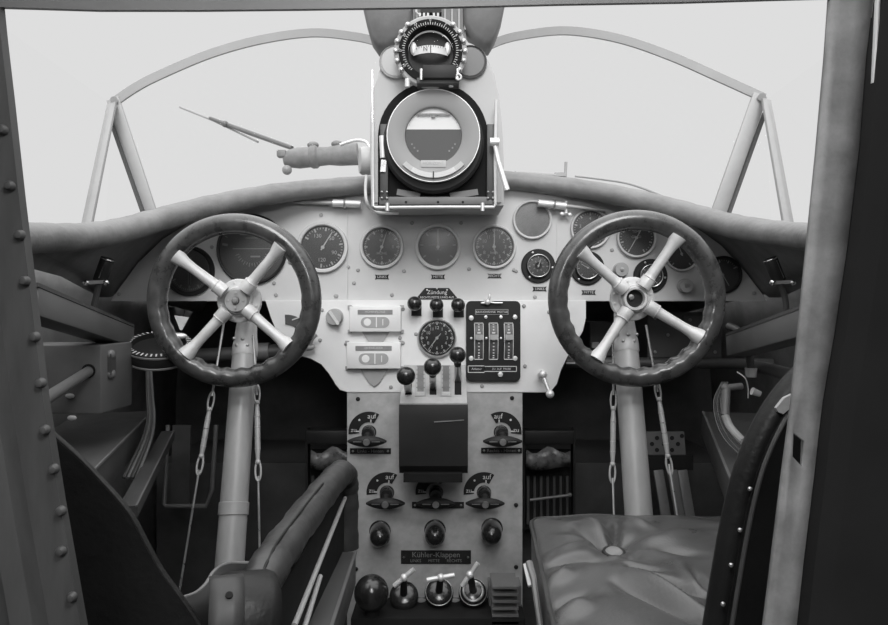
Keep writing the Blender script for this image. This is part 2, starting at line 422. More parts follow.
# ------------------------------------------------------------------ gauges
def gauge(px, py, rp, label, bezel=BLACK, face=DIAL, style='plain', a0=-150, a1=150, nmaj=9, nmin=4, nums=(), needles=((40,0.8),), Y=YP, words=(), flange=False, extra=None, mk=GMARK, bz=0.84, protr=0.012):
    r = rp*Y/F; g = thing('panel_clock' if style == 'clock' else 'gauge', label, 'clock' if style == 'clock' else 'gauge', at(px,py,Y), 'dial instruments on the panels')
    if flange:
        m = MB(True); m.lathe([(r,0),(r,0.005),(r*0.95,0.007),(r*0.72,0.007),(r*0.70,0.016),(r*0.62,0.017),(r*0.60,0.006)], (0,0,0), (0,-1,0), 48); m.build('flange', bezel, g)
        for k in range(3):
            a = PI/2+k*2*PI/3+0.4; c = MB(True); c.lathe([(r*0.07,0.006),(r*0.06,0.0085),(0,0.009)], (r*0.84*math.cos(a),0,r*0.84*math.sin(a)), (0,-1,0), 10); c.build('screw', STEEL, g)
        rf = r*0.62; yd = -0.008
        c = MB(True); c.torus((0,-0.016,0),(0,1,0),r*0.645,r*0.03,40,8); c.build('bezel', STEEL, g)
    else:
        m = MB(True); m.lathe([(r,0),(r,protr*0.75),(r*0.975,protr),(r*(bz+0.04),protr),(r*bz,protr*0.8),(r*bz,0.002)], (0,0,0), (0,-1,0), 56); m.build('bezel', bezel, g)
        rf = r*bz; yd = -0.003
    m = MB(True); m.lathe([(0,0),(rf*1.01,0)], (0,yd,0), (0,-1,0), 48); m.build('dial_face', face, g)
    ym = yd-0.0006; t = MB(True)
    for k in range(nmaj):
        a = math.radians(a0+(a1-a0)*k/(nmaj-1) if (a1-a0) < 359 else a0+360*k/nmaj)
        t.tick(a, rf*0.76, rf*0.93, rf*0.075, ym)
        last = k == nmaj-1 and (a1-a0) < 359
        if not last:
            stp = math.radians((a1-a0)/(nmaj-1) if (a1-a0) < 359 else 360/nmaj)
            for j in range(1, nmin+1): t.tick(a+stp*j/(nmin+1), rf*0.84, rf*0.92, rf*0.03, ym)
        if nums and k < len(nums) and nums[k]:
            t.text(nums[k], rf*0.25, math.sin(a)*rf*0.58, math.cos(a)*rf*0.58, ym)
    for s_, sz, x, z in words: t.text(s_, rf*sz, x*rf, z*rf, ym)
    t.build('scale_marks', mk, g, smooth=False)
    if needles:
        nd = MB(True)
        for a, L in needles:
            a = math.radians(a); d = Vector((math.sin(a),0,math.cos(a))); q = Vector((d.z,0,-d.x))*rf*0.035; o = Vector((0,yd-0.002,0))
            nd.loft([[o-d*rf*0.15-q, o-d*rf*0.15+q, o+d*rf*L+q*0.4, o+d*rf*L-q*0.4],[v+Vector((0,-0.0006,0)) for v in (o-d*rf*0.15-q, o-d*rf*0.15+q, o+d*rf*L+q*0.4, o+d*rf*L-q*0.4)]])
        nd.lathe([(rf*0.09,0),(rf*0.08,0.0012),(0,0.0014)], (0,yd-0.0018,0), (0,-1,0), 14)
        nd.build('needle', MARK, g, smooth=False)
    if extra: extra(g, rf, ym)
    m = MB(True); m.lathe([(0,0.0012),(rf*0.5,0.001),(rf*0.98,0)], (0,yd-0.0055,0), (0,-1,0), 40); m.build('glass', GLASS, g)
    return g
def ex_bars(g, rf, ym):
    t = MB(True)
    for z, w_ in ((0.45,0.75),(0.35,0.4),(0.02,1.2)): t.box((0,ym,z*rf),(w_*rf,0.0005,0.025*rf))
    for k in range(15):
        a = math.radians(-70+k*10); t.tick(PI-a, rf*0.42, rf*(0.50 if k%2 else 0.54), rf*0.02, ym)
    t.box((0.1*rf,ym,-0.22*rf),(0.3*rf,0.0005,0.05*rf)); t.build('scale_bars', MARKD, g, smooth=False)
def ex_band(g, rf, ym):
    t = MB(True)
    for dx in (-0.06,0.06): t.box((dx*rf,ym,0),(0.02*rf,0.0005,1.3*rf))
    t.tick(0,-rf*0.9,-rf*0.7,rf*0.1,ym); t.build('centre_line', MARKD, g, smooth=False)
def ex_half(g, rf, ym):
    t = MB(True); t.lathe([(0,0),(rf*0.30,0),(rf*0.33,0.0004)], (0,ym,0), (0,-1,0), 24); t.build('centre_boss', BLACK, g)
    t = MB(True)
    for k in range(8): t.tick(k*PI/4+0.2, rf*0.36, rf*0.55, rf*0.1, ym)
    t.build('inner_marks', MARKD, g, smooth=False)
gauge(190,271,25,'dark gauge with a pale lower rim behind the left rim of the left wheel', a0=120,a1=240,nmaj=5, needles=(), extra=ex_band, mk=MARKD)
gauge(252.5,249.5,35,'largest round dial on the panel, with a horizontal bar scale, behind the upper left-hand wheel', nmaj=3,a0=-80,a1=80,needles=(), extra=ex_bars, bz=0.93, mk=MARKD)
gauge(323,247.5,25.5,'dial with a pale ring and white needle, just right of the left wheel', bezel=PANEL, a0=-60,a1=185,nmaj=8,nmin=3,nums=('','130','','50','','90','','120'),needles=((32,0.85),), bz=0.85)
gauge(382,247,22,'two-handed dial in the row just left of the middle dial, above the index boxes', bezel=PANEL, a0=0,a1=360,nmaj=12,nmin=4,nums=('0','','','8','','','5','','','','',''),needles=((18,0.8),(-160,0.3)), words=(('HÖHE',0.2,0,-0.34),('km',0.2,0,0.35)), bz=0.86, extra=None)
gauge(438,247,23,'dark dial directly above the trapezoid ignition plate, at the panel middle', bezel=PANEL, face=DIAL, a0=-125,a1=125,nmaj=7,nmin=0,needles=((0,0.85),), words=(('LINKS   RECHTS',0.14,0,0.1),('RUHE',0.14,0,-0.15),('3',0.22,0,-0.7)), bz=0.84, mk=MARKD)
gauge(494,247,22,'dial ringed with white numerals, directly right of the middle dial', bezel=PANEL, a0=0,a1=360,nmaj=12,nmin=4,nums=('0','1','2','3','4','5','6','7','8','9','10','11'),needles=((2,0.78),(170,0.4)), words=(('km/h',0.2,0,-0.3),), bz=0.88)
gauge(532,220,19.5,'dial with a blank grey painted-reflection face beside the wing nut at the panel top', bezel=PANEL, face=DIALG, a0=150,a1=210,nmaj=3,needles=(), bz=0.88, mk=MARKD)  # grey face colour stands for a reflection on the glass
gauge(538,266,17,'black flanged small dial just left of the right wheel rim', flange=True, a0=-140,a1=140,nmaj=7,nmin=1,needles=((20,0.7),), extra=ex_half)
gauge(590,229,20,'dial under the wing nut, crossed by the upper left rim of the right wheel', bezel=PANEL, a0=-150,a1=150,nmaj=9,nmin=3,nums=('0','','2','','4','','6','','8'),needles=((-120,0.7),), bz=0.88)
gauge(587,268,17,'black flanged small dial crossed by the upper left spoke of the right wheel', flange=True, a0=-140,a1=140,nmaj=7,nmin=1,needles=((-60,0.7),))
gauge(636,238,20,'dial with a slanting needle framed between the upper spokes of the right wheel', bezel=PANEL, a0=-150,a1=150,nmaj=8,nmin=3,needles=((30,0.75),(210,0.75)), words=(('TEMP',0.2,0,0.35),('GRAD',0.2,0,0.05)), bz=0.88)
gauge(681,254,17.5,'dial beyond the flared end of the upper right spoke of the right wheel', bezel=PANEL, a0=-140,a1=140,nmaj=7,nmin=2,needles=((-20,0.7),), bz=0.88)
gauge(650,276,17,'black flanged small dial right above the hub of the right wheel', flange=True, a0=-140,a1=140,nmaj=7,nmin=1,needles=((40,0.7),))
gauge(722,275,19,'dark dial at the far right end of the panel, outside the right wheel rim', bezel=BLACK, a0=-120,a1=60,nmaj=6,nmin=3,needles=((-25,0.7),(150,0.75)), bz=0.88)
ck = gauge(437,338,19.5,'small black-faced clock with white hour marks between the drum counters and index boxes', bezel=STEEL, style='clock', Y=YC, a0=0,a1=360,nmaj=12,nmin=4,nums=('12','1','2','3','4','5','6','7','8','9','10','11'),needles=((217,0.82),(40,0.35)), bz=0.90, face=BLACK, mk=MARK)
# ---- small black name plates under dials
for px, py, w_, s_, lb in [(382,277,14,'LINKS','black name plate below the dial left of the middle dial'),(438,277,14,'MITTE','black name plate below the middle dial above the trapezoid plate'),(494.5,276,14,'RECHTS','black name plate below the white-numbered dial right of middle'),(539.5,289,14,'LINKS','black name plate below the flanged dial left of the right wheel rim'),(588.5,292.5,14,'MITTE','black name plate below the flanged dial behind the upper left spoke of the right wheel')]:
    k = YP/F; t = thing('name_plate', lb, 'name plate', at(px,py,YP), 'name plates under the dials')
    m = MB(True); h = 2.6*k; ww = w_/2*k
    m.prism([(-ww,h),(-ww*0.75,h*0.8),(ww*0.75,h*0.8),(ww,h),(ww*0.85,0),(ww,-h),(ww*0.75,-h*0.8),(-ww*0.75,-h*0.8),(-ww,-h),(-ww*0.85,0)], -0.0015, 0); m.build('plate', BLACK, t, smooth=False)
    m = MB(True); m.text(s_, 3.6*k, 0, 0, -0.002); m.build('lettering', MARK, t, smooth=False)

# ---- push knobs
def knob(px, py, rp, Y, label, mt=KNOBG, slot=False):
    k = Y/F; r = rp*k; t = thing('knob', label, 'knob', at(px,py,Y))
    m = MB(True); m.lathe([(r*1.05,0),(r*1.05,0.003),(r*0.92,0.004),(r,0.018),(r*0.93,0.022),(0,0.023)], (0,0,0), (0,-1,0), 28); m.build('cap', mt, t)
    if slot:
        m = MB(True); m.bar((-r*0.5,-0.024,r*0.7),(r*0.6,-0.024,-r*0.9),r*0.35,0.006,up=(0,1,0)); m.build('pointer_bar', MARK, t)
    else:
        m = MB(True); m.lathe([(r*0.3,0.022),(r*0.28,0.0245),(0,0.025)],(0,0,0),(0,-1,0),14); m.build('screw', STEEL, t)
knob(620,270,7,YP,'grey round knob left above the hub of the right wheel')
knob(684,286,7,YP,'grey round knob on the panel right of the right wheel hub')
knob(335,317,8.2,YC,'grey knob with a white pointer bar beside the upper index box', slot=True)

# ---- panel lamp tubes at the panel top
def lamp_tube(p0, p1, label, wing):
    t = thing('panel_latch', label, 'latch', at(*p0, YP-0.02)); a, b = at(*p0,YP-0.025), at(*p1,YP-0.025)
    m = MB(); m.cyl(a, b, 0.0095, seg=18); m.build('barrel', BRIGHT, t)
    d = (b-a).normalized(); m = MB(); m.cyl(a-d*0.10, a, 0.004, 0.0055, seg=12); m.build('rod', RODM, t)
    m = MB(); m.torus(a+d*0.03,d,0.0105,0.0028,20,8); m.bar(a+d*0.03, a+d*0.03+Vector((0,0.025,0)), 0.01,0.008); m.build('clip', STEEL, t)
    if wing:
        c = at(566,213,YP-0.02); m = MB(); m.sphere(c,0.006); m.sphere(c+Vector((-0.010,0,-0.002)),0.006,(1,0.4,0.8)); m.sphere(c+Vector((0.010,0,-0.004)),0.006,(1,0.4,0.8)); m.cyl(c,c+Vector((0,0,0.03)),0.004,seg=10); m.build('wing_nut', BRIGHT, t)
lamp_tube((333,203),(361,204),'pale tubular latch at the panel top left of the gyro housing', False)
lamp_tube((566,206),(538,203),'pale tubular latch with a wing nut at the panel top right', True)

# ---- ignition plate and three ball switches
ig = thing('sign_plate', 'black trapezoid plate with white lettering above three black balls', 'sign plate', at(437,294,YP))
m = MB(True); k = kP
m.prism([(-20*k,-5.5*k),(-20*k,-3.5*k),(-12*k,6*k),(12*k,6*k),(20*k,-3.5*k),(20*k,-5.5*k)], -0.002, 0); m.build('plate', BLACK, ig, smooth=False)
m = MB(True); m.text('Zündung', 5.6*k, 0, 1.6*k, -0.0025); m.text('RECHTS MITTE LINKS AUS', 2.9*k, 0, -3.4*k, -0.0025); m.build('lettering', MARK, ig, smooth=False)
for px, py in ((437,288.5),(427,290),(447,290)):
    m = MB(True); o = at(px,py,YP)-at(437,294,YP); m.lathe([(0.0024,0.001),(0.002,0.0035),(0,0.004)], o, (0,-1,0), 10); m.build('rivet', STEEL, ig)
def ball_switch(px, py, rp, Y, label, group, ln=0.045, drop=0.008, slot=True, oy=0):
    k = (Y-ln)/F; r = rp*k; c = at(px,py,Y-ln); base = Vector((c.x, Y, c.z-drop))
    t = thing('switch_lever', label, 'lever', base, group)
    m = MB(); m.sphere(c, r, u=28, v=18); m.build('ball', BAKE, t)
    m = MB(); m.cyl(base+Vector((0,0,0)), c, 0.0045, seg=12); m.build('stem', STEEL, t)
    if slot:
        m = MB(); m.box(base+Vector((0.003,-0.001,-0.006)),(0.026,0.003,0.034)); m.build('slot_plate', BLACK, t, smooth=False)
ball_switch(414.5,303.5,7.3,YC,'black ball lever under the left corner of the trapezoid plate','ignition ball levers')
ball_switch(436.5,305,7,YC,'black ball lever under the middle of the trapezoid plate','ignition ball levers')
ball_switch(458,305,7,YC,'black ball lever under the right corner of the trapezoid plate','ignition ball levers')

# ---- index boxes (two) with window and triangular pointer plate
def index_box(px, py, w_, h_, label, s_):
    k = kC; t = thing('index_box', label, 'indicator', at(px,py,YC), 'trim index boxes'); W, H = w_/2*k, h_/2*k; d = 0.022
    m = MB(True); m.box((0,-d/2,0),(2*W,d,2*H),bevel=0.002); m.build('housing', CENTRE, t)
    m = MB(True); m.box((0,-d-0.0006,H*0.55),(W*1.35,0.0012,H*0.36)); m.build('strip_label', DIALG, t, smooth=False)
    m = MB(True); m.text(s_, H*0.24, 0, H*0.57, -d-0.0016); m.build('lettering', MARK, t, smooth=False)
    pl = []
    for q in range(12): a = -PI/2+PI*q/11; pl.append((W*0.35+H*0.42*math.cos(a), -H*0.25+H*0.42*math.sin(a)))
    for q in range(12): a = PI/2+PI*q/11; pl.append((-W*0.35+H*0.42*math.cos(a), -H*0.25+H*0.42*math.sin(a)))
    m = MB(True); m.prism(pl, -d-0.0012, -d+0.001); m.build('window', KNOBG, t, smooth=False)
    m = MB(True); m.lathe([(H*0.3,0),(H*0.28,0.0008),(0,0.001)], (-W*0.3,-d-0.0012,-H*0.25), (0,-1,0), 16)
    m.box((W*0.05,-d-0.002,-H*0.25),(H*0.08,0.0008,H*0.8)); m.box((W*0.3,-d-0.002,-H*0.25),(H*0.06,0.0008,H*0.5)); m.build('index_marks', CENTRE, t, smooth=False)
    m = MB(True); m.prism([(-W*0.55,-H),(W*0.55,-H),(W*0.18,-H*2.15),(0,-H*2.4),(-W*0.18,-H*2.15)], -0.006, 0); m.build('pointer_plate', KNOBG, t, smooth=False)
    for sx in (-1,1):
        for sz in (-1,1):
            m = MB(True); m.box((sx*W*1.02,-0.004,sz*H*0.98),(0.010,0.006,0.008)); m.build('lug', KNOBG, t, smooth=False)
index_box(376,319,51,25,'upper white index box with oval window left of the clock','HÖHENFLOSSE')
index_box(374.5,355,53,26,'lower white index box with oval window left of the throttle levers','QUERRUDER')

# ---- drum counter plate
dc = thing('counter_panel', 'black plate with three toothed counter drums right of the clock', 'control panel', at(493,341,YC)); k = kC
def rr_poly(W, H, r, n=5):
    out = []
    for cx, cz, a0 in ((W-r,H-r,0),(-W+r,H-r,PI/2),(-W+r,-H+r,PI),(W-r,-H+r,3*PI/2)):
        for q in range(n): a = a0+PI/2*q/(n-1); out.append((cx+r*math.cos(a), cz+r*math.sin(a)))
    return out
m = MB(True); m.prism(rr_poly(27*k,40*k,5*k), -0.012, 0, 0.0015); m.build('plate', BLACK, dc, smooth=False)
for dx in (-14.5,0.0,15):
    m = MB(True)
    # curved drum: arc in y-z
    loops = []
    for q in range(13):
        a = math.radians(-60+10*q); z = math.sin(a)*20*k; y = -0.012-(math.cos(a)-0.5)*0.022
        loops.append([(dx*k-3.6*k,y,z),(dx*k+3.6*k,y,z),(dx*k+3.6*k,y+0.012,z),(dx*k-3.6*k,y+0.012,z)])
    m.loft(loops); dm = m.build('drum', DIAL, dc, smooth=False)
    m = MB(True)
    for q in range(12):
        a = math.radians(-55+10*q); z = math.sin(a)*20*k; y = -0.0135-(math.cos(a)-0.5)*0.022
        sz = 1.1*k if q not in (6,7,8,9) else 1.6*k
        m.box((dx*k,y,z),(3.2*k if q in (6,8) else 1.6*k,0.002,sz))
    m.build('drum_marks', MARK, dm, smooth=False)
    m = MB(True)
    for sx in (-1,1):
        pp = []
        for q in range(13):
            a = math.radians(-60+10*q); pp.append((dx*k+sx*4.3*k+0.8*k*sx*math.cos(a)*0, -0.0135-(math.cos(a)-0.5)*0.022, math.sin(a)*20*k))
        m.tube(pp, 0.0011, 6)
    m.box((dx*k,-0.0135,18*k),(8.6*k,0.003,0.8*k)); m.box((dx*k,-0.0135,-18*k),(8.6*k,0.003,0.8*k)); m.build('drum_frame', MARK, dm)
    m = MB(True); m.box((dx*k,-0.037,4.4*k),(7.6*k,0.0018,5*k)); m.build('cross_band', KNOBG, dm, smooth=False)
m = MB(True); m.box((-1.5*k,-0.0125,29*k),(33*k,0.001,5.4*k)); m.build('caption_plate', MARKD, dc, smooth=False)
m = MB(True); m.box((-1.5*k,-0.0132,29*k),(31.5*k,0.001,4*k)); m.box((-17*k,-0.0132,-28*k),(0.1*k,0.001,0.1*k)); m.build('caption_field', BLACK, dc, smooth=False)
m = MB(True); m.text('BRANDHÄHNE  MOTOR', 2.9*k, -1.5*k, 29*k, -0.0142); m.text('Anlasser', 3.0*k, -16.5*k, -27.5*k, -0.0142); m.text('ZU  AUF  PROBE', 2.6*k, 8*k, -27.5*k, -0.0142); m.build('lettering', MARK, dc, smooth=False)
m = MB(True)
for x0,x1,z0,z1 in ((-25,-9,-31,-24.5),(-9,23,-30,-25)):
    for a,b in (((x0,z0),(x1,z0)),((x1,z0),(x1,z1)),((x1,z1),(x0,z1)),((x0,z1),(x0,z0))):
        m.bar((a[0]*k,-0.0125,a[1]*k),(b[0]*k,-0.0125,b[1]*k),0.0018,0.0012,up=(0,1,0))
m.build('caption_frame', MARK, dc, smooth=False)
for dx, dz, r in ((-22,23,2.6),(21.5,24,2.4),(-22,-17,2.5),(21.5,-17,2.5),(-7.5,24,1.8),(7.5,24,1.8),(-22,3,1.2),(-7,3,1.2),(7.5,3,1.2),(7,-33,2.6)):
    m = MB(True); m.lathe([(r*k,0.012),(r*k*0.9,0.0155),(0,0.017)], (dx*k,0,dz*k), (0,-1,0), 12); m.build('screw', BRIGHT, dc)
m = MB(True); o = Vector((-6*k,-0.02,39*k)); m.sphere(o,3.2*k); m.sphere(o+Vector((-4*k,0,-1*k)),2*k,(1.4,0.5,0.6)); m.sphere(o+Vector((2*k,-0.004,5*k)),1.8*k,(0.7,0.5,1.6)); m.tube([o,o+Vector((8*k,-0.002,-1*k)),o+Vector((15*k,0,-1*k))],0.0018,8); m.build('wing_screw', BRIGHT, dc)

# ---- small crank right
cr = thing('crank_handle', 'small pale crank at the lower right corner of the white centre panel', 'crank', at(543,374,YC))
a = at(542.5,374.5,YC-0.03); b = at(550,394,YC-0.045)
m = MB(); m.cyl(Vector((a.x,YC,a.z)), a, 0.007, seg=14); m.sphere(a, 0.0115); m.build('hub', BRIGHT, cr)
m = MB(); m.cyl(a, b, 0.0055, 0.0045, seg=12); m.build('arm', BRIGHT, cr)
m = MB(); m.sphere(b, 0.0105); m.build('grip', BRIGHT, cr)

# ---- card holder / quadrant behind the left wheel, and tap
qd = thing('quadrant_plate', 'dark sector plate with a pale handle on the panel, behind the left wheel rim', 'quadrant', at(300,322,YC))
m = MB(); arc = [(286+26*math.cos(a),338-26*math.sin(a)*0.9) for a in [math.radians(d) for d in range(20,95,8)]]; arc2 = [(286+15*math.cos(a),338-15*math.sin(a)*0.9) for a in [math.radians(d) for d in range(92,15,-8)]]
m.prism([P2(*p,YC) for p in arc+arc2], YC-0.003, YC); m.build('scale_plate', DIAL, qd, smooth=False)
m = MB(); m.tube(catmull([at(300,352,YC-.012),at(308,346,YC-.02),at(312,338,YC-.03),at(316,334,YC-.03)],5),0.007,10); m.sphere(at(309,347,YC-.02),0.012,(1.3,0.7,0.8)); m.build('handle', KNOBG, qd)
m = MB(); m.bar(at(292,320,YC-.004),at(308,314,YC-.004),0.003,0.0012,up=(0,1,0)); m.build('scale_marks', MARK, qd)

# ================================================================== THROTTLE BOX
tq = thing('throttle_box', 'throttle box with three black ball levers and a black front cover below the clock', 'throttle', at(433.5,472,1.66))
YT = 1.63
def T(px,py,Y): return at(px,py,Y)
zt0 = at(0,365,YC).z; zt1 = at(0,403,YT).z; zb = at(0,474,YT).z
xl = at(400,0,YT).x; xr = at(467,0,YT).x
m = MB()
# side profile (y,z): panel top -> sloping top -> front lip -> back
pr = [(YC,zt0),(YT+0.012,zt1+0.012),(YT,zt1),(YT,zt1-0.02),(YC,zt1-0.06)]
m.loft([[(xl,y,z) for y,z in pr],[(xr,y,z) for y,z in pr]]); m.build('housing', PEDESTAL, tq, angle=20)
m = MB(); fp = [(YT-0.004,zt1-0.003),(YT-0.010,zt1-0.03),(YT-0.006,zb+0.02),(YT+0.01,zb),(YC,zb+0.01),(YC,zt1-0.02)]
m.loft([[(xl-0.002,y,z) for y,z in fp],[(xr+0.002,y,z) for y,z in fp]]); cov = m.build('front_cover', BLACK, tq, angle=30)
m = MB(); m.box((at(433,0,YT).x,YT+0.02,zb-0.006),(xr-xl-0.02,0.07,0.02)); m.build('cover_foot', MATTE, cov)
m = MB(); m.bar(at(434,422,YT-0.0115),at(464,420,YT-0.0115),0.002,0.002); m.build('card_slot', STEEL, cov)
d_s = (Vector((0,YT+0.012,zt1+0.012))-Vector((0,YC,zt0))); nrm = Vector((0,d_s.z,-d_s.y)).normalized()
if nrm.z < 0: nrm = -nrm
def on_slope(px, t, lift=0.001):
    y = YC+d_s.y*t; z = zt0+d_s.z*t
    return Vector(((px-444)/F*y, y, z)) + nrm*lift
for px in (408.5,433,458):
    m = MB(); m.bar(on_slope(px,0.22,0.0008), on_slope(px,0.93,0.0008), 0.016, 0.0025, up=nrm); m.build('slot', MATTE, tq, smooth=False)
for px in (420.5,446):
    m = MB(); m.bar(on_slope(px,0.05,0.001), on_slope(px,0.98,0.001), 0.026, 0.002, up=nrm); sp = m.build('scale_plate', KNOBG, tq, smooth=False)
    m = MB()
    for q in range(24):
        t = 0.06+q*0.034; c = on_slope(px,t,0.0024); m.box(c,(0.020 if q%4==0 else 0.015,0.0012,0.0012))
    m.build('scale_marks', BLACK, sp, smooth=False)
    m = MB(); c = on_slope(px,0.92,0.003); m.box(c,(0.020,0.006,0.006)); m.build('end_block', MARK, sp, smooth=False)
for (bx,by,br,Yb),(sx,st) in zip(((406,376,9.4,1.565),(432.5,367,9,1.60),(457.5,355,8.4,1.65)), ((408.5,0.80),(433,0.72),(458,0.5))):
    c = at(bx,by,Yb); b = on_slope(sx,st,-0.01)
    m = MB(); m.bar(b, c, 0.010, 0.016, up=(1,0,0), bevel=0.002); lv = m.build('lever', STEEL, tq)
    m = MB(); m.sphere(c, br*Yb/F, u=32, v=20); m.build('ball', BAKE, lv)
    m = MB(); d = (b-c).normalized(); m.cyl(c+d*br*Yb/F*0.9, c+d*(br*Yb/F+0.014), 0.0095, 0.0085, seg=16); m.build('collar', BLACK, lv)

# ================================================================== PEDESTAL
pd = thing('centre_pedestal', 'tall pale pedestal between the two control columns, standing on the floor', 'pedestal', (at(435,0,YC).x, YC, 0.0))
x0, x1 = at(347,0,YC).x, at(522.5,0,YC).x; zt = at(0,391,YC).z
m = MB(); m.box(((x0+x1)/2, YC+0.006, zt/2+0.002),(x1-x0,0.006,zt-0.006)); m.build('front_plate', PEDESTAL, pd, smooth=False)
m = MB(); m.box(((x0+x1)/2, YC+0.14, zt/2),(x1-x0-0.02,0.25,zt-0.02)); m.build('casing', MATTE, pd, smooth=False)
for p in [(358,399),(512,398),(356,508),(356,569),(516,505),(516,567)]: screw(*p, YC+0.003, pd, 2.2, BLACK)

def sector(px, py, side, label, row, caption=None, handle_tilt=0.0, dim=False):
    Y = YC+0.003; k = Y/F; t = thing('fuel_cock', label, 'tap', at(px,py,Y), 'taps with sector plates on the pedestal')
    if side < 0: angs = [math.radians(d) for d in range(60,187,7)]
    else: angs = [math.radians(d) for d in range(120,-7,-7)]
    R0, R1 = 10*k, 20.5*k
    poly = [(R1*math.cos(a), R1*math.sin(a)) for a in angs]+[(R0*math.cos(a), R0*math.sin(a)) for a in reversed(angs)]
    m = MB(True); m.prism(poly, -0.002, 0); m.build('sector_plate', BLACK, t, smooth=False)
    a1 = math.radians(80 if side < 0 else 100); a2 = math.radians(176 if side < 0 else 4); am = math.radians(128 if side < 0 else 52)
    m = MB(True); m.text('auf', 7.2*k, 16.3*k*math.cos(a1), 16.0*k*math.sin(a1), -0.0026); m.text('zu', 6.4*k, 15.2*k*math.cos(a2), 16*k*math.sin(a2)+1*k, -0.0026)
    m.lathe([(1.1*k,0.0026),(0,0.0027)], (15.5*k*math.cos(am),0,15.5*k*math.sin(am)), (0,-1,0), 8)
    for a in (a1,a2):
        c = Vector((11.3*k*math.cos(a),-0.0026,11.3*k*math.sin(a))); m.box(c,(1.2*k,0.0004,3.0*k) if a==a1 else (3*k,0.0004,1.2*k))
    m.build('lettering', MARK, t, smooth=False)
    m = MB(True); m.lathe([(7.4*k,0),(7.2*k,0.004),(6.6*k,0.005),(6.4*k,0.028),(5.5*k,0.032),(0,0.033)], (0,0,0), (0,-1,0), 24); sp = m.build('spindle', BAKE, t)
    # lens-shaped handle bar standing off the plate, seen from above its edge
    lp = []
    for q in range(15):
        u = -1+2*q/14; wdt = (1-abs(u)**2.3)
        lp.append((u, wdt))
    loops = []
    for u, wv in lp:
        x = u*19*k; yy = -0.046; h = 4.6*k*wv+0.9*k; ring = []
        for j in range(10):
            a = 2*PI*j/10; ring.append((x+ (0), yy+0.012*(0.35+0.65*wv)*math.cos(a), -6.0*k+h*math.sin(a)+x*math.tan(handle_tilt)))
        loops.append(ring)
    m = MB(True); m.loft(loops); hd = m.build('handle', BLACK, t)
    m = MB(True); m.lathe([(3.4*k,0),(3.2*k,0.004),(0,0.0045)], (0,-0.058,-6.0*k), (0,-1,0), 14); m.bar((-13*k,-0.0572,-5.7*k),(-5*k,-0.058,-5.7*k),0.7*k,0.001,up=(0,1,0)); m.bar((5*k,-0.058,-5.7*k),(13*k,-0.0572,-5.7*k),0.7*k,0.001,up=(0,1,0)); m.build('boss', STEEL, hd)
    m = MB(True); m.cyl((0,-0.025,-1*k),(0,-0.046,-6*k),4.5*k,3.8*k,seg=14); m.build('neck', BLACK, sp)
sector(369,432,-1,'upper left tap on the pedestal, with an auf-zu sector plate',0)
sector(501,432,1,'upper right tap on the pedestal, with a mirrored auf-zu sector plate',0)
sector(387,492.5,-1,'left tap of the lower row of three on the pedestal',1)
sector(436,492.5,-1,'middle tap of the lower row, in the shade under the black throttle cover',1)
sector(484,492.5,-1,'right tap of the lower row of three on the pedestal',1)
def cap_plate(px, py, w_, h_, s_, label, sz, s2=None):
    Y = YC+0.003; k = Y/F; t = thing('caption_plate', label, 'caption plate', at(px,py,Y), 'black caption plates on the pedestal')
    m = MB(True); m.box((0,-0.001,0),(w_*k,0.002,h_*k)); m.build('plate', BLACK, t, smooth=False)
    m = MB(True); m.text(s_, sz*k, 0, (h_*0.18 if s2 else 0)*k, -0.0026)
    if s2: m.text(s2, sz*0.55*k, 0, -h_*0.26*k, -0.0026)
    m.build('lettering', DIALG, t, smooth=False)
    for sx in (-1,1):
        m = MB(True); m.lathe([(1.2*k,0.002),(0.9*k,0.0035),(0,0.004)], (sx*(w_/2-3)*k,0,0), (0,-1,0), 10); m.build('rivet', STEEL, t)
cap_plate(370.5,451,41,5.6,'Links - Hinten','narrow black caption plate under the upper left tap',4.6)
cap_plate(501.5,450.5,41,5.6,'Rechts - Hinten','narrow black caption plate under the upper right tap',4.6)
cap_plate(438,505,52,6.5,'Mitte - Flügel','narrow black caption plate under the middle lower tap',4.6)
cap_plate(436,557,70,13.5,'Kühler-Klappen','large black caption plate lettered Kühler-Klappen below the three black knobs',7.6,'LINKS      MITTE      RECHTS')
for i, (px, py, tx) in enumerate(((380,536,0),(435,535,0),(491.5,533.5,3))):
    Y = YC; lb = ('left','middle','right')[i]; base = at(px+tx*0.2,py-5,Y+0.003); c = at(px,py+1,Y-0.06); r = 10.4*(Y-0.06)/F
    t = thing('pull_knob', 'glossy black knob, %s of three above the Kühler-Klappen plate' % lb, 'knob', base, 'glossy black pull knobs on the pedestal')
    m = MB(); d = (c-base); m.lathe([(r*0.95,0.0),(r*1.0,d.length*0.3),(r,d.length*0.75),(r*0.98,d.length),(r*0.86,d.length+r*0.45),(r*0.6,d.length+r*0.78),(r*0.3,d.length+r*0.95),(0,d.length+r)], base, d, 32); m.build('grip', BAKE, t)
    m = MB(); m.lathe([(r*1.08,0),(r*1.05,0.003),(r*0.9,0.004)], base, (0,-1,0), 28); m.build('collar', BAKE, t)

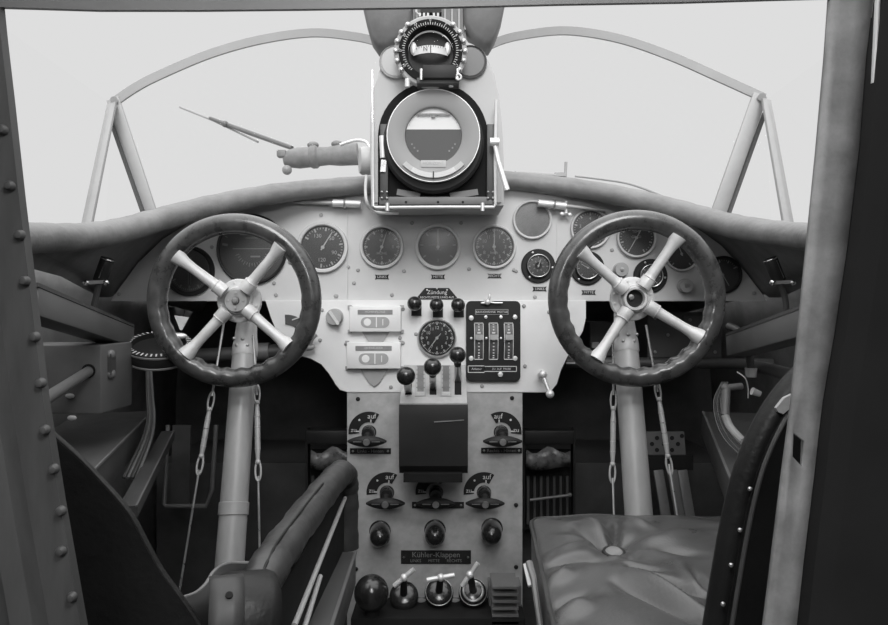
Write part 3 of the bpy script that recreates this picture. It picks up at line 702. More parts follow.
# ================================================================== VALVE CLUSTER ON THE FLOOR
YV = 1.56
vb = thing('valve_base', 'dark ribbed base box on the floor at the pedestal foot', 'base box', (at(440,0,YV).x, 1.62, 0.0))
m = MB(); xa, xb = at(357,0,1.6).x, at(520,0,1.6).x; m.box(((xa+xb)/2,1.545,0.10),(xb-xa,0.11,0.20),bevel=0.004); m.build('box', MATTE, vb)
m = MB()
for q in range(6):
    z = at(0,586+q*7,1.50).z; m.box((at(505,0,1.50).x,1.53,z),(26*1.5/F,0.08,0.005))
m.box((at(491,0,1.56).x,1.575,0.20),(0.010,0.05,0.09)); m.box((at(519,0,1.56).x,1.575,0.20),(0.008,0.05,0.09)); m.build('rib_stack', DURALM, vb, smooth=False)
for px_, py_, r_ in ((398,612,0.010),(421,600,0.011),(455,600,0.010)):
    m = MB(); m.cyl(at(px_,py_,1.58),at(px_,640,1.58),r_); m.build('pipe', STEEL, vb)
bk = thing('lever_ball', 'big black ball lever left of the three T-handled valves', 'lever', at(371,640,1.5))
c = at(371.5,593,1.50); m = MB(); m.sphere(c, 17.3*1.5/F, (1,1,1.05), 32, 20); m.build('ball', BAKE, bk)
m = MB(); m.cyl(c, Vector((c.x, c.y+0.02, 0.12)), 0.014, 0.018, seg=16); m.build('stem', BLACK, bk)
for i, (px, py, rp, tl, tr, body) in enumerate(((404,597,14.5,(394,586),(414,569),'plain'),(439,594,14.5,(427,580),(454.5,575),'lined'),(473,594,14.5,(462,586),(478,563),'worn'))):
    c = at(px,py,YV); r = rp*YV/F; lb = ('left one with tilted handle','middle one with nearly level handle','right one with worn bright face')[i]
    t = thing('hand_valve', 'black T-handled valve at the pedestal foot, ' + lb, 'valve', (c.x, c.y, 0.13), 'T-handled valves')
    ax = Vector((0,-0.75,0.66)).normalized()
    m = MB(); m.lathe([(0,-r*0.9),(r*0.8,-r*0.75),(r,-r*0.2),(r,r*0.25),(r*0.95,r*0.42),(r*0.8,r*0.55),(r*0.5,r*0.66),(0,r*0.7)], c, ax, 32); bd = m.build('body', BAKE, t)
    m = MB(); m.cyl(c-ax*r*0.6, Vector((c.x,c.y+0.01,0.10)), r*0.62, r*0.7, seg=20); m.build('neck', BLACK, t)
    if body != 'plain':
        m = MB(); m.torus(c+ax*r*0.42, ax, r*0.9, r*0.045, 32, 8)
        if body == 'worn': m.torus(c+ax*r*0.58, ax, r*0.66, r*0.09, 32, 8)
        m.build('face_ring', STEEL, bd)
    a, b = at(*tl, YV-0.055), at(*tr, YV-0.055); mid = (a+b)/2
    m = MB(); m.cyl(c+ax*r*0.6, mid, r*0.26, r*0.2, seg=16); st = m.build('stem', BLACK, t)
    m = MB(); m.cyl(a, b, 0.0052, seg=14); m.sphere(mid, 0.0085); m.build('t_handle', BRIGHT, t)

# ================================================================== CONTROL COLUMNS AND WHEELS
def wheel(root, cx, cy, Y, spokes, cap, R_px=77.5, grip=0.0):
    c = at(cx,cy,Y); k = Y/F
    R = R_px*k; r0 = 10.0*k
    # rim: circular section with finger scallops on the inner side
    m = MB(); seg = 20; N = 168; rings = []
    for i in range(N):
        a = 2*PI*i/N; er = Vector((math.cos(a),0,math.sin(a)))
        # scallops fade out over the top arc
        top = 0.5+0.5*math.cos(a-PI/2); amp = max(0.0, 1-top*1.5)
        if grip > 0: amp = max(0.0, min(1.0, 1.25-top*1.6))
        sc = 0.5-0.5*math.cos(a*30)
        ring = []
        for j in range(seg):
            b = 2*PI*j/seg; cr = math.cos(b)
            ri = r0*(1.02)
            if cr < 0: ri *= 1-0.20*amp*sc*(-cr)
            ring.append(m.bm.verts.new(c+er*(R+cr*ri)+Vector((0,math.sin(b)*ri*0.95,0))))
        rings.append(ring)
    for i in range(N):
        A, B = rings[i], rings[(i+1)%N]
        for j in range(seg): m._face([A[j],A[(j+1)%seg],B[(j+1)%seg],B[j]])
    t = m.build('control_wheel', RIM, root, angle=80)
    # hub
    hc = c+Vector((0,0.036,0))
    m = MB(); m.lathe([(0,-0.004),(22.5*k,-0.004),(22.5*k,0.004),(21.5*k,0.006),(15*k,0.008),(13.5*k,0.016),(0,0.016)], hc, (0,-1,0), 40)
    for q in range(12):
        a = 2*PI*(q+0.5)/12; m.lathe([(1.5*k,0.005),(1.4*k,0.0085),(0,0.0092)], hc+Vector((18.6*k*math.cos(a),0,18.6*k*math.sin(a))), (0,-1,0), 8)
    m.build('hub', ALU, t)
    if cap:
        m = MB(); m.lathe([(12*k,0.014),(12*k,0.026),(11*k,0.029),(5*k,0.0295),(4*k,0.029)], hc, (0,-1,0), 32); m.lathe([(12*k,0.02),(0,0.0285)],hc,(0,-1,0),32); 
        for q in range(4):
            a = PI/2*q+PI/2; m.lathe([(1.2*k,0.028),(1.1*k,0.031),(0,0.0315)], hc+Vector((7.8*k*math.cos(a),0,7.8*k*math.sin(a))), (0,-1,0), 8)
        m.build('hub_cap', KNOBG, t)
        m = MB(); m.lathe([(3.6*k,0.026),(3.4*k,0.034),(2*k,0.037),(0,0.0375)], hc, (0,-1,0), 20); m.build('button', DIALG, t)
    else:
        m = MB(); m.lathe([(12.5*k,0.014),(12.5*k,0.028),(11.5*k,0.031),(9.5*k,0.031),(9*k,0.028),(9*k,0.0165)], hc, (0,-1,0), 32); m.build('hub_ring', ALU, t)
        m = MB(); m.lathe([(0,0.0168),(9*k,0.0168)], hc, (0,-1,0), 28); m.build('hub_recess', BLACK, t)
        m = MB(); m.lathe([(3*k,0.017),(2.6*k,0.022),(0,0.023)], hc+Vector((-3*k,0,1.5*k)), (0,-1,0), 14); m.build('hub_nut', STEEL, t)
    for (ex, ey) in spokes:
        e = at(ex,ey,Y); d = (e-c); d.y = 0; d = d.normalized()*R; d.y = -0.022; dn = d.normalized(); full = R-r0*0.42
        m = MB(); rs = 5.4*k
        prof = [(rs*1.35,14*k),(rs*1.3,24*k),(rs*1.08,26*k),(rs*1.0,30*k),(rs*0.95,full-20*k),(rs*1.05,full-12*k),(rs*1.45,full-4*k),(rs*1.6,full)]
        m.lathe([(0,13*k)]+prof+[(0,full)], c+Vector((0,0.012,0)), dn, 20)
        m.torus(c+Vector((0,0.012,0))+dn*25*k, dn, rs*1.22, rs*0.13, 20, 6); m.build('spoke', ALU, t)
    return t
def column(top, bot, Yt, Yb, label, marks):
    a, b = at(*top,Yt), at(*bot,Yb); d = (b-a).normalized(); L = a.z/(-d.z); foot = a+d*L
    t = thing('control_column', label, 'control column', foot, 'control columns')
    k = Yt/F
    m = MB(); m.lathe([(0,0),(11.8*k,0),(12.3*k,0.06),(13.2*k,L*0.6),(13.8*k,L-0.0),(0,L)], a, d, 36); m.build('tube', COLUMN, t)
    up_ = a-d*0.06
    m = MB(); m.lathe([(0,-0.075),(9.5*k,-0.075),(11*k,-0.03),(12.6*k,-0.005),(12.6*k,0.012),(12*k,0.014)], a, d, 32); hd = m.build('head_casting', ALU, t)
    h = at(top[0], 300, Yt-0.02); m = MB(); m.cyl(Vector((h.x,1.455,h.z)), Vector((h.x,Yt+0.025,h.z)), 0.024, 0.024, seg=24); m.build('axle_housing', ALU, hd)
    for q in range(5):
        aa = -0.9+q*0.45; m = MB(); pt = a-d*0.012*(1 if q%2 else 2.2)+Vector((math.sin(aa)*12.3*k,-math.cos(aa)*12.3*k,0)); m.sphere(pt,0.004,u=10,v=8); m.build('bolt', STEEL, hd)
    z_c = at(0,467,Yb+0.06)
    q = a+d*(L*marks); m = MB(); m.lathe([(13.2*k,-0.001),(13.9*k,0),(13.9*k,0.024),(13.2*k,0.025)], q, d, 32); m.build('band', COLUMN, t)
    return t
c1 = column((245,350),(230,560),1.53,1.40,'left pale tubular control column with a capped four-spoke wheel',0.40)
wheel(c1,234.5,300.5,1.42,((180,258),(284,245),(187,355),(288,345)),True,77,0.0)
c2 = column((626,346),(638.5,512),1.53,1.43,'right pale tubular control column with an open-hub four-spoke wheel',0.62)
wheel(c2,636.5,298.5,1.42,((580,252),(675,240),(598,355),(700,338)),False,78.5,1.0)

# ---- control cables with turnbuckles
def cable(pts, tb0, tb1, label):
    """pts: (px,py,Y) path; tb0..tb1: pixel y range of the turnbuckle"""
    P3 = [at(*p) for p in pts]
    dd = (P3[-1]-P3[-2]).normalized(); P3.append(P3[-1]+dd*(P3[-1].z/-dd.z))
    t = thing('control_cable', label, 'cable', P3[-1], 'control cables with turnbuckles')
    def py_of(v): return 312.5-(v.z-CZ)*F/v.y
    def on(py):
        for a, b in zip(P3, P3[1:]):
            pa, pb = py_of(a), py_of(b)
            if pa <= py <= pb:
                u = (py-pa)/(pb-pa); lo, hi = 0.0, 1.0
                for _ in range(30):
                    u = (lo+hi)/2
                    if py_of(a.lerp(b,u)) < py: lo = u
                    else: hi = u
                return a.lerp(b,u)
        return P3[-1]
    A, B = on(tb0), on(tb1)
    pre = [p for p in P3 if py_of(p) < tb0-1]; post_ = [p for p in P3 if py_of(p) > tb1+1]
    m = MB(); m.tube(pre+[on(tb0-8)], 0.0026, 8); m.build('wire', STEEL, t)
    m = MB(); m.tube([on(tb1+8)]+post_, 0.0024, 8); m.build('wire', STEEL, t)
    d = (B-A).normalized(); L = (B-A).length; u, v = frame(d)
    # eye fork at both ends, sleeve between
    for e, s in ((A,1),(B,-1)):
        p = e; m = MB(); loop = []
        side = u
        for q in range(20):
            a = 2*PI*q/20; loop.append(p - d*s*0.006 + d*s*(-0.020*math.cos(a)) + side*0.0058*math.sin(a))
        m.tube(loop, 0.0022, 8, closed=True); m.sphere(p+d*s*0.012, 0.0058, u=12, v=8); ek = m.build('eye_link', RODM, t)
    m = MB(); m.lathe([(0,0.012),(0.004,0.014),(0.0048,L*0.2),(0.0056,L*0.25),(0.0056,L*0.75),(0.0048,L*0.8),(0.004,L-0.014),(0,L-0.012)], A, d, 14)
    m.build('turnbuckle', RODM, t)
    m = MB(); 
    for q in range(4): m.torus(A+d*L*(0.28+0.15*q), d, 0.0056, 0.0009, 14, 6)
    m.build('safety_wire', STEEL, t)
cable([(224,322,1.50),(212,395,1.47),(199,470,1.43),(180,588,1.38)],404,462,'cable with turnbuckle slanting down left of the left control column')
cable([(253,335,1.50),(257,395,1.48),(258,465,1.44),(260,566,1.40)],397,468,'cable with turnbuckle hanging just right of the left control column')
cable([(613,330,1.50),(613.5,395,1.48),(612.5,470,1.45),(614,518,1.42)],403,470,'cable with turnbuckle hanging just left of the right control column')
cable([(646,325,1.50),(658,392,1.48),(669,464,1.45),(678,520,1.42)],394,462,'cable with turnbuckle slanting down right of the right control column')

# ================================================================== GYRO HORIZON HOUSING
YH = 1.62; kH = YH/F
gh = thing('gyro_horizon', 'large round artificial horizon in a pale arched housing at the top middle of the panel', 'flight instrument', at(436,207,YH+0.05))
hood = [(371,205),(370,150),(370,115),(373,90),(379,70),(388,55),(400,44),(418,36),(437,33),(456,36),(474,44),(486,55),(494,72),(499,95),(502,125),(504,160),(504,205)]
m = MB(); m.prism([P2(px,py,YH) for px,py in hood], YH, YH+0.17, 0.006); m.build('housing', HOOD, gh, angle=40)
inner = [(378,205),(378,137)]+[(433+55*math.cos(a),137-55*math.sin(a)) for a in [math.radians(d) for d in range(176,0,-8)]]+[(488,137),(488,205)]
m = MB(); m.prism([P2(px,py,YH-.002) for px,py in inner], YH-0.004, YH+0.002); m.build('recess_plate', MATTE, gh, smooth=False)
m = MB(); c = at(433.5,143,YH-0.03); m.lathe([(49.5*kH,-0.035),(49.5*kH,0.0),(47*kH,0.006),(40*kH,0.008)], c, (0,-1,0), 56); m.lathe([(40*kH,0.008),(0,0.008)], c, (0,-1,0), 56); m.build('case', BLACK, gh)
c = at(433.5,136.5,YH-0.045); kk = (YH-0.045)/F
m = MB(); m.lathe([(46.3*kk,-0.01),(46.3*kk,0.008),(45.3*kk,0.011),(30*kk,0.012),(28.5*kk,0.010),(27.8*kk,0.0)], c, (0,-1,0), 64); dsc = m.build('front_ring', DISC, gh)
m = MB(); m.torus(c+Vector((0,-0.010,0)),(0,1,0),46*kk,0.0012,64,6); m.build('rim_wire', BRIGHT, dsc)
# split ball: bright upper half, dark lower half
def half(sgn):
    pl = [(27.9*kk*math.cos(a), 27.9*kk*math.sin(a)) for a in [PI*q/24 for q in range(25)]]
    return [(c.x+x, c.z+sgn*z+(136.5-129)*kk*0.0) for x, z in pl]
ho = (136.5-129.8)*kk
def cutdisc(upper):
    pl = []
    for q in range(97):
        a = 2*PI*q/96; x, z = 27.9*kk*math.cos(a), 27.9*kk*math.sin(a)
        if (z >= ho) == upper: pl.append((x,z,a))
    if upper: pts_ = sorted(pl, key=lambda t: t[2])
    else: pts_ = sorted(pl, key=lambda t: (t[2]+PI*1.5)%(2*PI))
    xx = math.sqrt((27.9*kk)**2-ho**2)
    pts_ = [(x,z) for x,z,_ in pts_]
    pts_ = ([(xx,ho)]+pts_+[(-xx,ho)]) if upper else ([(-xx,ho)]+pts_+[(xx,ho)])
    return [(c.x+x,c.z+z) for x,z in pts_]
m = MB(); m.prism(cutdisc(True), c.y-0.001, c.y+0.001); m.build('sky_half', SKYBALL, gh, smooth=False)
m = MB(); m.prism(cutdisc(False), c.y-0.0035, c.y+0.001); m.build('ground_half', GROUNDB, gh, smooth=False)
m = MB(); m.box((c.x,c.y-0.006,at(0,115,YH-.045).z),(33*kk,0.002,1.6*kk)); m.box((c.x,c.y-0.006,at(0,117,YH-.045).z),(4*kk,0.002,2*kk)); m.build('aircraft_bar', DIALG, gh, smooth=False)
m = MB()
for q in (-66,-54,-42,42,54,66): a = math.radians(q); p = c+Vector((23.5*kk*math.sin(a),-0.0042,-23.5*kk*math.cos(a)*0.85)); m.box(p,(1.6*kk,0.0006,1.6*kk))
m.build('bank_marks', DIALG, gh, smooth=False)
m = MB(); m.lathe([(0,0.0012),(26*kk,0)], c+Vector((0,-0.008,0)), (0,-1,0), 40); m.build('glass', PANE, gh)
# name tab and slip tube
m = MB(); m.box((c.x,c.y-0.0125,at(0,165,YH-.045).z),(25*kk,0.002,7*kk),bevel=0.0008); tb = m.build('name_tab', HOOD, gh)
m = MB(); m.text('HORIZONT', 4*kk, c.x, at(0,164.5,YH-.045).z, c.y-0.0142); m.build('lettering', KNOBG, tb, smooth=False)
def arcband(r0, r1, d0, d1, y0, y1):
    A = [math.radians(d0+(d1-d0)*q/20) for q in range(21)]
    return [(c.x+r1*math.sin(a), c.z-r1*math.cos(a)) for a in A]+[(c.x+r0*math.sin(a), c.z-r0*math.cos(a)) for a in reversed(A)]
m = MB(); m.prism(arcband(37.5*kk,42.5*kk,-46,46,0,0), c.y-0.0165, c.y-0.008, 0.0012); m.build('slip_tube', HOOD, gh, smooth=False)
m = MB(); m.prism(arcband(37.6*kk,42.6*kk,-32,32,0,0), c.y-0.0180, c.y-0.009, 0.0012); m.build('slip_scale', MARK, gh, smooth=False)
m = MB(); m.box((c.x,c.y-0.0185,c.z-40*kk),(1.2*kk,0.002,7*kk)); m.build('slip_ball', BLACK, gh, smooth=False)
# side brackets and bottom sill
for px in (384.5,490.5):
    m = MB(); m.bar(at(px,125,YH-.012),at(px,200,YH-.012),0.018,0.02,up=(0,1,0),bevel=0.002); br = m.build('side_bracket', DURAL, gh)
    m = MB()
    for q in range(2):
        for w_ in (-2.5,2.5): m.sphere(at(px+w_,192+6*q,YH-.024),0.003,u=10,v=8)
    m.build('bolts', STEEL, br)
m = MB(); m.cyl(at(382,136,YH-.026),at(383,158,YH-.026),0.0065,seg=14); m.build('bubble_tube', BRIGHT, gh)
m = MB(); m.bar(at(383,172,YH-.024),at(384,160,YH-.024),0.012,0.006,up=(0,1,0)); m.build('tube_holder', STEEL, gh)
m = MB(); m.box((at(436,0,YH).x,YH-0.005,at(0,202,YH).z),(112*kH,0.03,8*kH),bevel=0.002); sl = m.build('sill', DURALM, gh)
for px in (406,438,463): screw(px,202,YH-.02,sl,1.2,BLACK)
m = MB()
m.bar(at(397,192,YH-.008),at(420,196,YH-.008),0.014,0.004,up=(0,1,0)); m.bar(at(450,196,YH-.008),at(478,192,YH-.008),0.014,0.004,up=(0,1,0)); m.build('stay_plates', DURALM, gh)
# pale tube guard frame around the housing front
fr = gh
m = MB(); Yg = YH-0.03
m.tube([at(373,122,Yg),at(373,160,Yg),at(373,206,Yg),at(376,207.5,Yg),at(434,207,Yg),at(494,207,Yg),at(495.5,204,Yg),at(495,160,Yg),at(496,100,Yg)],0.0035,8); m.build('wire_frame', BRIGHT, fr)
m = MB(); m.tube(catmull([at(366.5,175,Yg),at(365.5,190,Yg),at(367,203,Yg),at(373,211,Yg+.02),at(385,213,Yg+.03),at(398,213,Yg+.05)],5),0.0035,8); m.build('bent_tube', BRIGHT, fr)
for px in (387.5,482.5):
    m = MB(); m.cyl(at(px,203,Yg-.002),at(px,211,Yg-.002),0.005,seg=10); m.build('clamp_bolt', STEEL, fr)
m = MB(); m.bar(at(372.5,70,Yg+.02),at(372.5,124,Yg),0.002,0.003,up=(0,1,0)); m.build('edge_wire', STEEL, fr)
# lever and side wheel of the housing
lv = gh
m = MB(); m.cyl(at(490,142,YH-.045),at(499,142,YH-.045),0.0095,seg=18); lh = m.build('locking_lever', BRIGHT, lv)
m = MB(); m.tube([at(495,146,YH-.045),at(498,160,YH-.045),at(507,190,YH-.05)],[0.005,0.005,0.0065],10); m.build('lever_arm', BRIGHT, lh)
sw = gh
m = MB(); m.lathe([(0,0),(14*kH,0),(14.5*kH,0.006),(14.5*kH,0.022),(13*kH,0.028),(0,0.03)], at(371.5,161,YH+.05), (-1,-0.25,0), 32); skn = m.build('side_knob', HOOD, sw)
m = MB(); m.tube(catmull([at(340,145,YH+.06),at(355,140.5,YH+.06),at(366,142,YH+.055),at(371,150,YH+.05)],6),0.004,8); m.build('hook', BRIGHT, skn)

# ---- compass
YK = 1.56; kk = YK/F; cc = at(430.5,52,YK)
cm = thing('compass', 'magnetic compass with a studded ring and white card, above the round artificial horizon', 'compass', cc)
m = MB(); m.lathe([(36*kk,-0.012),(36.5*kk,0.0),(35*kk,0.004),(31*kk,0.005),(31*kk,-0.01)], cc, (0,-1,0), 64); m.build('bezel', KNOBG, cm)
for q in range(22):
    a = 2*PI*q/22
    if 225 < math.degrees(a) < 318 or 60 < math.degrees(a) < 120: continue
    m = MB(); m.sphere(cc+Vector((34.5*kk*math.cos(a),-0.006,34.5*kk*math.sin(a))),2.9*kk,(1,0.9,1),12,8); m.build('stud', STEEL, cm)
m = MB(); m.lathe([(32*kk,0.004),(31.5*kk,0.009),(25*kk,0.010),(24*kk,0.004),(23*kk,-0.008)], cc, (0,-1,0), 64); rg = m.build('ring_scale', MATTE, cm)
m = MB(True)
for q in range(72):
    a = 2*PI*q/72
    if 140 < math.degrees(a) < 220: continue
    m.tick(a, 25.6*kk, (27.8 if q%2 else 28.6)*kk, 0.55*kk, -0.0106)
for q, s_ in enumerate(('0','3','6','9','12','','','','24','27','30','33')):
    a = 2*PI*q/12
    if s_: m.text(s_, 3.6*kk, 30.0*kk*math.sin(a), 30.0*kk*math.cos(a), -0.0106, rot=-a)
m.build('ring_marks', MARK, rg, smooth=False).location = cc-cm.location
m = MB(); m.lathe([(0,-0.02),(23.4*kk,-0.02)], cc, (0,-1,0), 40); bw = m.build('bowl', BLACK, cm)
m = MB(); loops = []
for q in range(13):
    u = -1+q/6.0; x = cc.x+u*17.5*kk; y = cc.y-0.012+0.02*u*u
    loops.append([(x,y,cc.z+(1.5+3.4)*kk),(x,y+0.001,cc.z+(1.5+3.4)*kk),(x,y+0.001,cc.z+(1.5-4.2)*kk),(x,y,cc.z+(1.5-4.2)*kk)])
m.loft(loops); cd = m.build('compass_card', CARD, cm)
m = MB(); m.text('N', 6*kk, cc.x-5*kk, cc.z+0.8*kk, cc.y-0.014); m.box((cc.x+0.3*kk,cc.y-0.0145,cc.z+1*kk),(0.7*kk,0.001,9*kk))
for q in range(-6,8): m.box((cc.x+q*2.4*kk+0.6*kk,cc.y-0.0125+0.02*(q*2.4/17.5)**2*0.9-0.0006,cc.z+(3.9 if q%3 else 3.2)*kk),(0.5*kk,0.0006,1.6*kk))
m.build('card_marks', BLACK, cd, smooth=False)
for sx in (-1,1):
    m = MB(); m.sphere(cc+Vector((sx*17*kk,0.008,4.5*kk)),6*kk,(0.55,0.4,1.1)); m.build('corrector_ball', BRIGHT, bw)
m = MB(); m.lathe([(0,0.001),(12*kk,0.0008),(23*kk,0)], cc+Vector((0,-0.016,0)), (0,-1,0), 40); m.build('glass', PANE, cm)
m = MB(); b0 = at(439.5,74,YK-.02); m.box(b0,(33*kk,0.035,13*kk),bevel=0.002); bb = m.build('deviation_box', BLACK, cm)
m = MB(); m.box(at(438,83.5,YK-.005),(42*kk,0.04,6*kk),bevel=0.002); m.build('bracket', DURAL, cm)
for px, r in ((407.5,2.6),(451,2.4)):
    m = MB(); m.cyl(at(px,79,YK-.01),at(px,87,YK-.01),r*kk,seg=12); m.build('leg', BRIGHT, cm)
for px in (421.5,457.5):
    m = MB(); m.cyl(at(px,69,YK-.03),at(px,80,YK-.03),1.8*kk,seg=10); m.build('hinge_pin', STEEL, cm)
m = MB(); m.torus(at(458.5,77,YK-.035),(0,1,0),2.6*kk,1.0*kk,16,8); m.build('ring_screw', BRIGHT, cm)
# compass cradle: flared cups left and right in the hood top
for sx, px in ((-1,396),(1,470)):
    m = MB(); m.lathe([(0,0.004),(14*kH,0.003),(15.5*kH,0.0),(16.3*kH,0.004),(17*kH,0.0)], at(px,62,YH-.006), (0,-1,0), 32); m.build('cradle_cup', DURALM if sx>0 else HOOD, gh)

# ---- hanging leather pads and the channel plate between them
for nm, poly, lb in (('left',[(362,-12),(364,12),(368,30),(372,44),(379,54),(388,54),(402,44),(413,30),(414,-12)],'worn leather pad hanging left of the studded compass'),('right',[(462,-12),(463,30),(470,42),(482,52),(489,52),(495,42),(501,25),(505,5),(506,-12)],'worn leather pad hanging right of the studded compass')):
    Yq = 1.70; m = MB(); pp = [P2(px,py,Yq) for px,py in poly]; cx = sum(p[0] for p in pp)/len(pp); cz_ = sum(p[1] for p in pp)/len(pp)
    loops = []
    for s_, y in ((0.80,-0.045),(0.93,-0.038),(1.0,-0.02),(1.0,0.02),(0.93,0.038),(0.8,0.045)):
        loops.append([(cx+(x-cx)*s_, Yq+y, cz_+(z-cz_)*s_) for x,z in pp])
    m.loft(loops); tag(m.build('leather_pad', PADL, angle=75, loc=at(sum(p[0] for p in poly)/len(poly),20,Yq)), lb, 'pad', 'leather pads beside the compass')
chn = thing('channel_plate', 'upright channel plate with small fittings above the studded compass', 'bracket', at(437,0,1.69))
m = MB(); m.prism([P2(px,py,1.68) for px,py in ((410,-14),(410,40),(466,40),(466,-14))], 1.68, 1.70); m.build('plate', DURALM, chn, smooth=False)
m = MB()
for px in (411,417,445,452,459,465): m.bar(at(px,-14,1.675),at(px,30,1.675),0.004,0.008,up=(0,1,0))
m.build('channel_ribs', FRAME, chn, smooth=False)
m = MB(); m.box(at(431,10,1.67),(0.05,0.02,0.02)); m.box(at(431,0,1.67),(0.03,0.02,0.02)); m.build('socket', BLACK, chn)
m = MB()
for px in (420,424,428,434,438): m.box(at(px,15,1.655),(0.005,0.006,0.008))
m.tube([at(417,6,1.66),at(416,12,1.655),at(420,15,1.655)],0.002,6); m.build('terminals', MARK, chn)

# ---- fitting outside the left windscreen
vf = thing('nose_fitting', 'weathered cylindrical fitting outside the left windscreen pane, with a ball end', 'fitting', at(320,166,2.32)); Yv = 2.32
m = MB(); a, b = at(284,159,Yv), at(358,154,Yv); d = b-a; L = d.length; k = Yv/F
m.lathe([(0,0),(6*k,0.0),(9*k,0.02),(10.5*k,0.05),(10*k,L*0.35),(11.5*k,L*0.38),(11.5*k,L*0.44),(9.5*k,L*0.47),(9*k,L*0.6),(10.5*k,L*0.75),(11*k,L),(0,L)], a, d, 28); m.build('barrel', FITT, vf)
m = MB(); m.sphere(at(287,170,Yv-.03),4.8*k); m.build('ball_end', FRAMEL, vf)
m = MB(); m.box(at(282,154,Yv-.01),(9*k,0.03,7*k),bevel=0.004); m.sphere(at(313,145,Yv),4.5*k,(1.3,1,0.8)); m.sphere(at(337,144,Yv),4.5*k,(1.3,1,0.8)); m.build('lugs', FITT, vf)
m = MB(); m.bar(at(300,165,Yv),at(300,200,Yv),0.03,0.05); m.bar(at(345,165,Yv),at(345,200,Yv),0.03,0.05); m.build('mount', FITT, vf)
rd = thing('probe_rod', 'thin grey rod rising to the left outside the left windscreen pane', 'rod', at(290,147,Yv))
m = MB(); m.tube([at(180,107,Yv+.4),at(215,121,Yv+.28)],0.0045,8); m.build('tip', FRAME, rd)
m = MB(); m.tube([at(210,118,Yv+.29),at(250,133,Yv+.14),at(292,148,Yv)],[0.006,0.0085,0.0075],8); m.sphere(at(225,124,Yv+.22),0.012,(1,1,1)); m.build('shaft', DURALM, rd)
m = MB(); m.tube([at(212,120,Yv+.29),at(235,131,Yv+.2),at(258,142,Yv+.1)],0.0035,8); m.build('stay', FRAMEL, rd)
hs = tag(None, '', '') if False else None
ex = thing('nose_bracket', 'small pale bracket with an upright pin beyond the roll, right of the gyro housing', 'bracket', at(560,182,1.9))
m = MB(); m.tube([at(515,173,1.86),at(540,174.5,1.88),at(562,176,1.9)],0.005,8); m.build('strip', FRAME, ex)
m = MB(); m.cyl(at(566,162,1.9),at(565,184,1.9),0.004,seg=8); m.box(at(560,175,1.9),(0.03,0.02,0.01)); m.cyl(at(560,175,1.9),at(560,190,1.9),0.006,seg=8); m.build('pin', FRAME, ex)
m = MB(); m.tube(catmull([at(575,176,2.1),at(600,179,2.1),at(630,184,2.1),at(662,196,2.1),at(680,206,2.1)],5),0.0035,8)
tag(m.build('nose_rail', FRAME, loc=at(620,183,2.1)), 'thin dark rail line outside the right windscreen just above the padded roll', 'rail')

# ================================================================== MAP LAMPS ON THE SIDE WALLS
def map_lamp(a, b, stalk, Y, label):
    A, B = at(*a,Y), at(*b,Y); d = (B-A).normalized(); L = (B-A).length
    t = thing('map_lamp', label, 'lamp', at(*stalk[-1],Y), 'map lamps on the side walls')
    m = MB(); m.lathe([(0.006,0.002),(0.0125,0),(0.0135,0.002),(0.0135,L*0.9),(0.010,L),(0,L)], A, d, 22); m.build('lamp_tube', BLACK, t)
    m = MB(); m.torus(A+d*0.003,d,0.0128,0.0018,22,8); m.bar(A+d*0.006+Vector((0.004,-0.0135,0)),B-d*0.01+Vector((0.004,-0.0135,0)),0.004,0.002); m.build('rim', SHINY, t)  # chrome rim, plus a bright strip standing for the highlight along the tube
    m = MB(); m.bar(B+Vector((-0.022,-0.01,0)),B+Vector((0.022,-0.01,0.002)),0.008,0.007); m.sphere(B+Vector((-0.02,-0.012,0)),0.007,u=10,v=8); m.sphere(B+Vector((0.02,-0.012,0)),0.006,u=10,v=8); m.build('clamp', SHINY, t)
    m = MB(); m.tube(catmull([B]+[at(*s_,Y) for s_ in stalk],5),0.006,10); m.build('stalk', DURAL, t)
map_lamp((108,258),(99,283),((96,297),(92,314)),1.42,'slim black map lamp with a bright rim on the left side wall')
map_lamp((770,258),(780,283),((785,298),(787,318)),1.42,'slim black map lamp with a bright rim on the right side wall')

# ================================================================== LEFT SIDE FITTINGS
rl = thing('side_rail', 'sloping grey box rail along the left side wall', 'rail', at(80,322,1.3))
m = MB(); a, b = at(20,301,1.02), at(122,337,1.50); m.bar(a, b, 0.05, 0.042, bevel=0.003); m.build('rail', BOXP, rl)
m = MB(); m.bar(a+Vector((0.02,0,0.024)), b+Vector((0.02,0,0.024)), 0.012, 0.006); m.build('cap_strip', DURAL, rl)
bx = thing('side_box', 'grey metal box with a hole and a rod on the left side wall', 'box', at(86,414,1.35))
xa, xb_ = at(70,0,1.3).x, at(101,0,1.3).x; z0, z1 = at(0,414,1.3).z, at(0,345,1.3).z
m = MB(); m.box(((xa-0.12+xb_)/2,1.3+0.065,(z0+z1)/2),(xb_-xa+0.12,0.13,z1-z0),bevel=0.003); m.build('case', BOXP, bx)
h = at(88,371,1.297); m = MB(); m.lathe([(0.013,0),(0.013,0.001),(0,0.0012)], h+Vector((0,0.002,0)), (0,-1,0), 24); m.build('hole', MATTE, bx)
m = MB(); m.cyl(h+Vector((0,0.001,-0.001)), at(30,409,1.0), 0.0095, seg=18); m.build('rod', BOXP, bx)
for px, py, Y in ((70,396,1.295),(72,418,1.25)):
    m = MB(); m.sphere(at(px,py,Y),0.006,(1.4,0.6,0.8)); m.build('catch', KNOBG, bx)
for py, Y in ((355,1.335),(374,1.335)):
    p = at(107,py,Y); p.x = xb_+0.002; m = MB(); m.sphere(p,0.011,(0.7,1,0.9)); m.build('stud', DURALM, bx)
p = at(107,364,1.335); p.x = xb_+0.003; m = MB(); m.box(p,(0.008,0.02,0.04)); m.build('hasp', DURAL, bx)
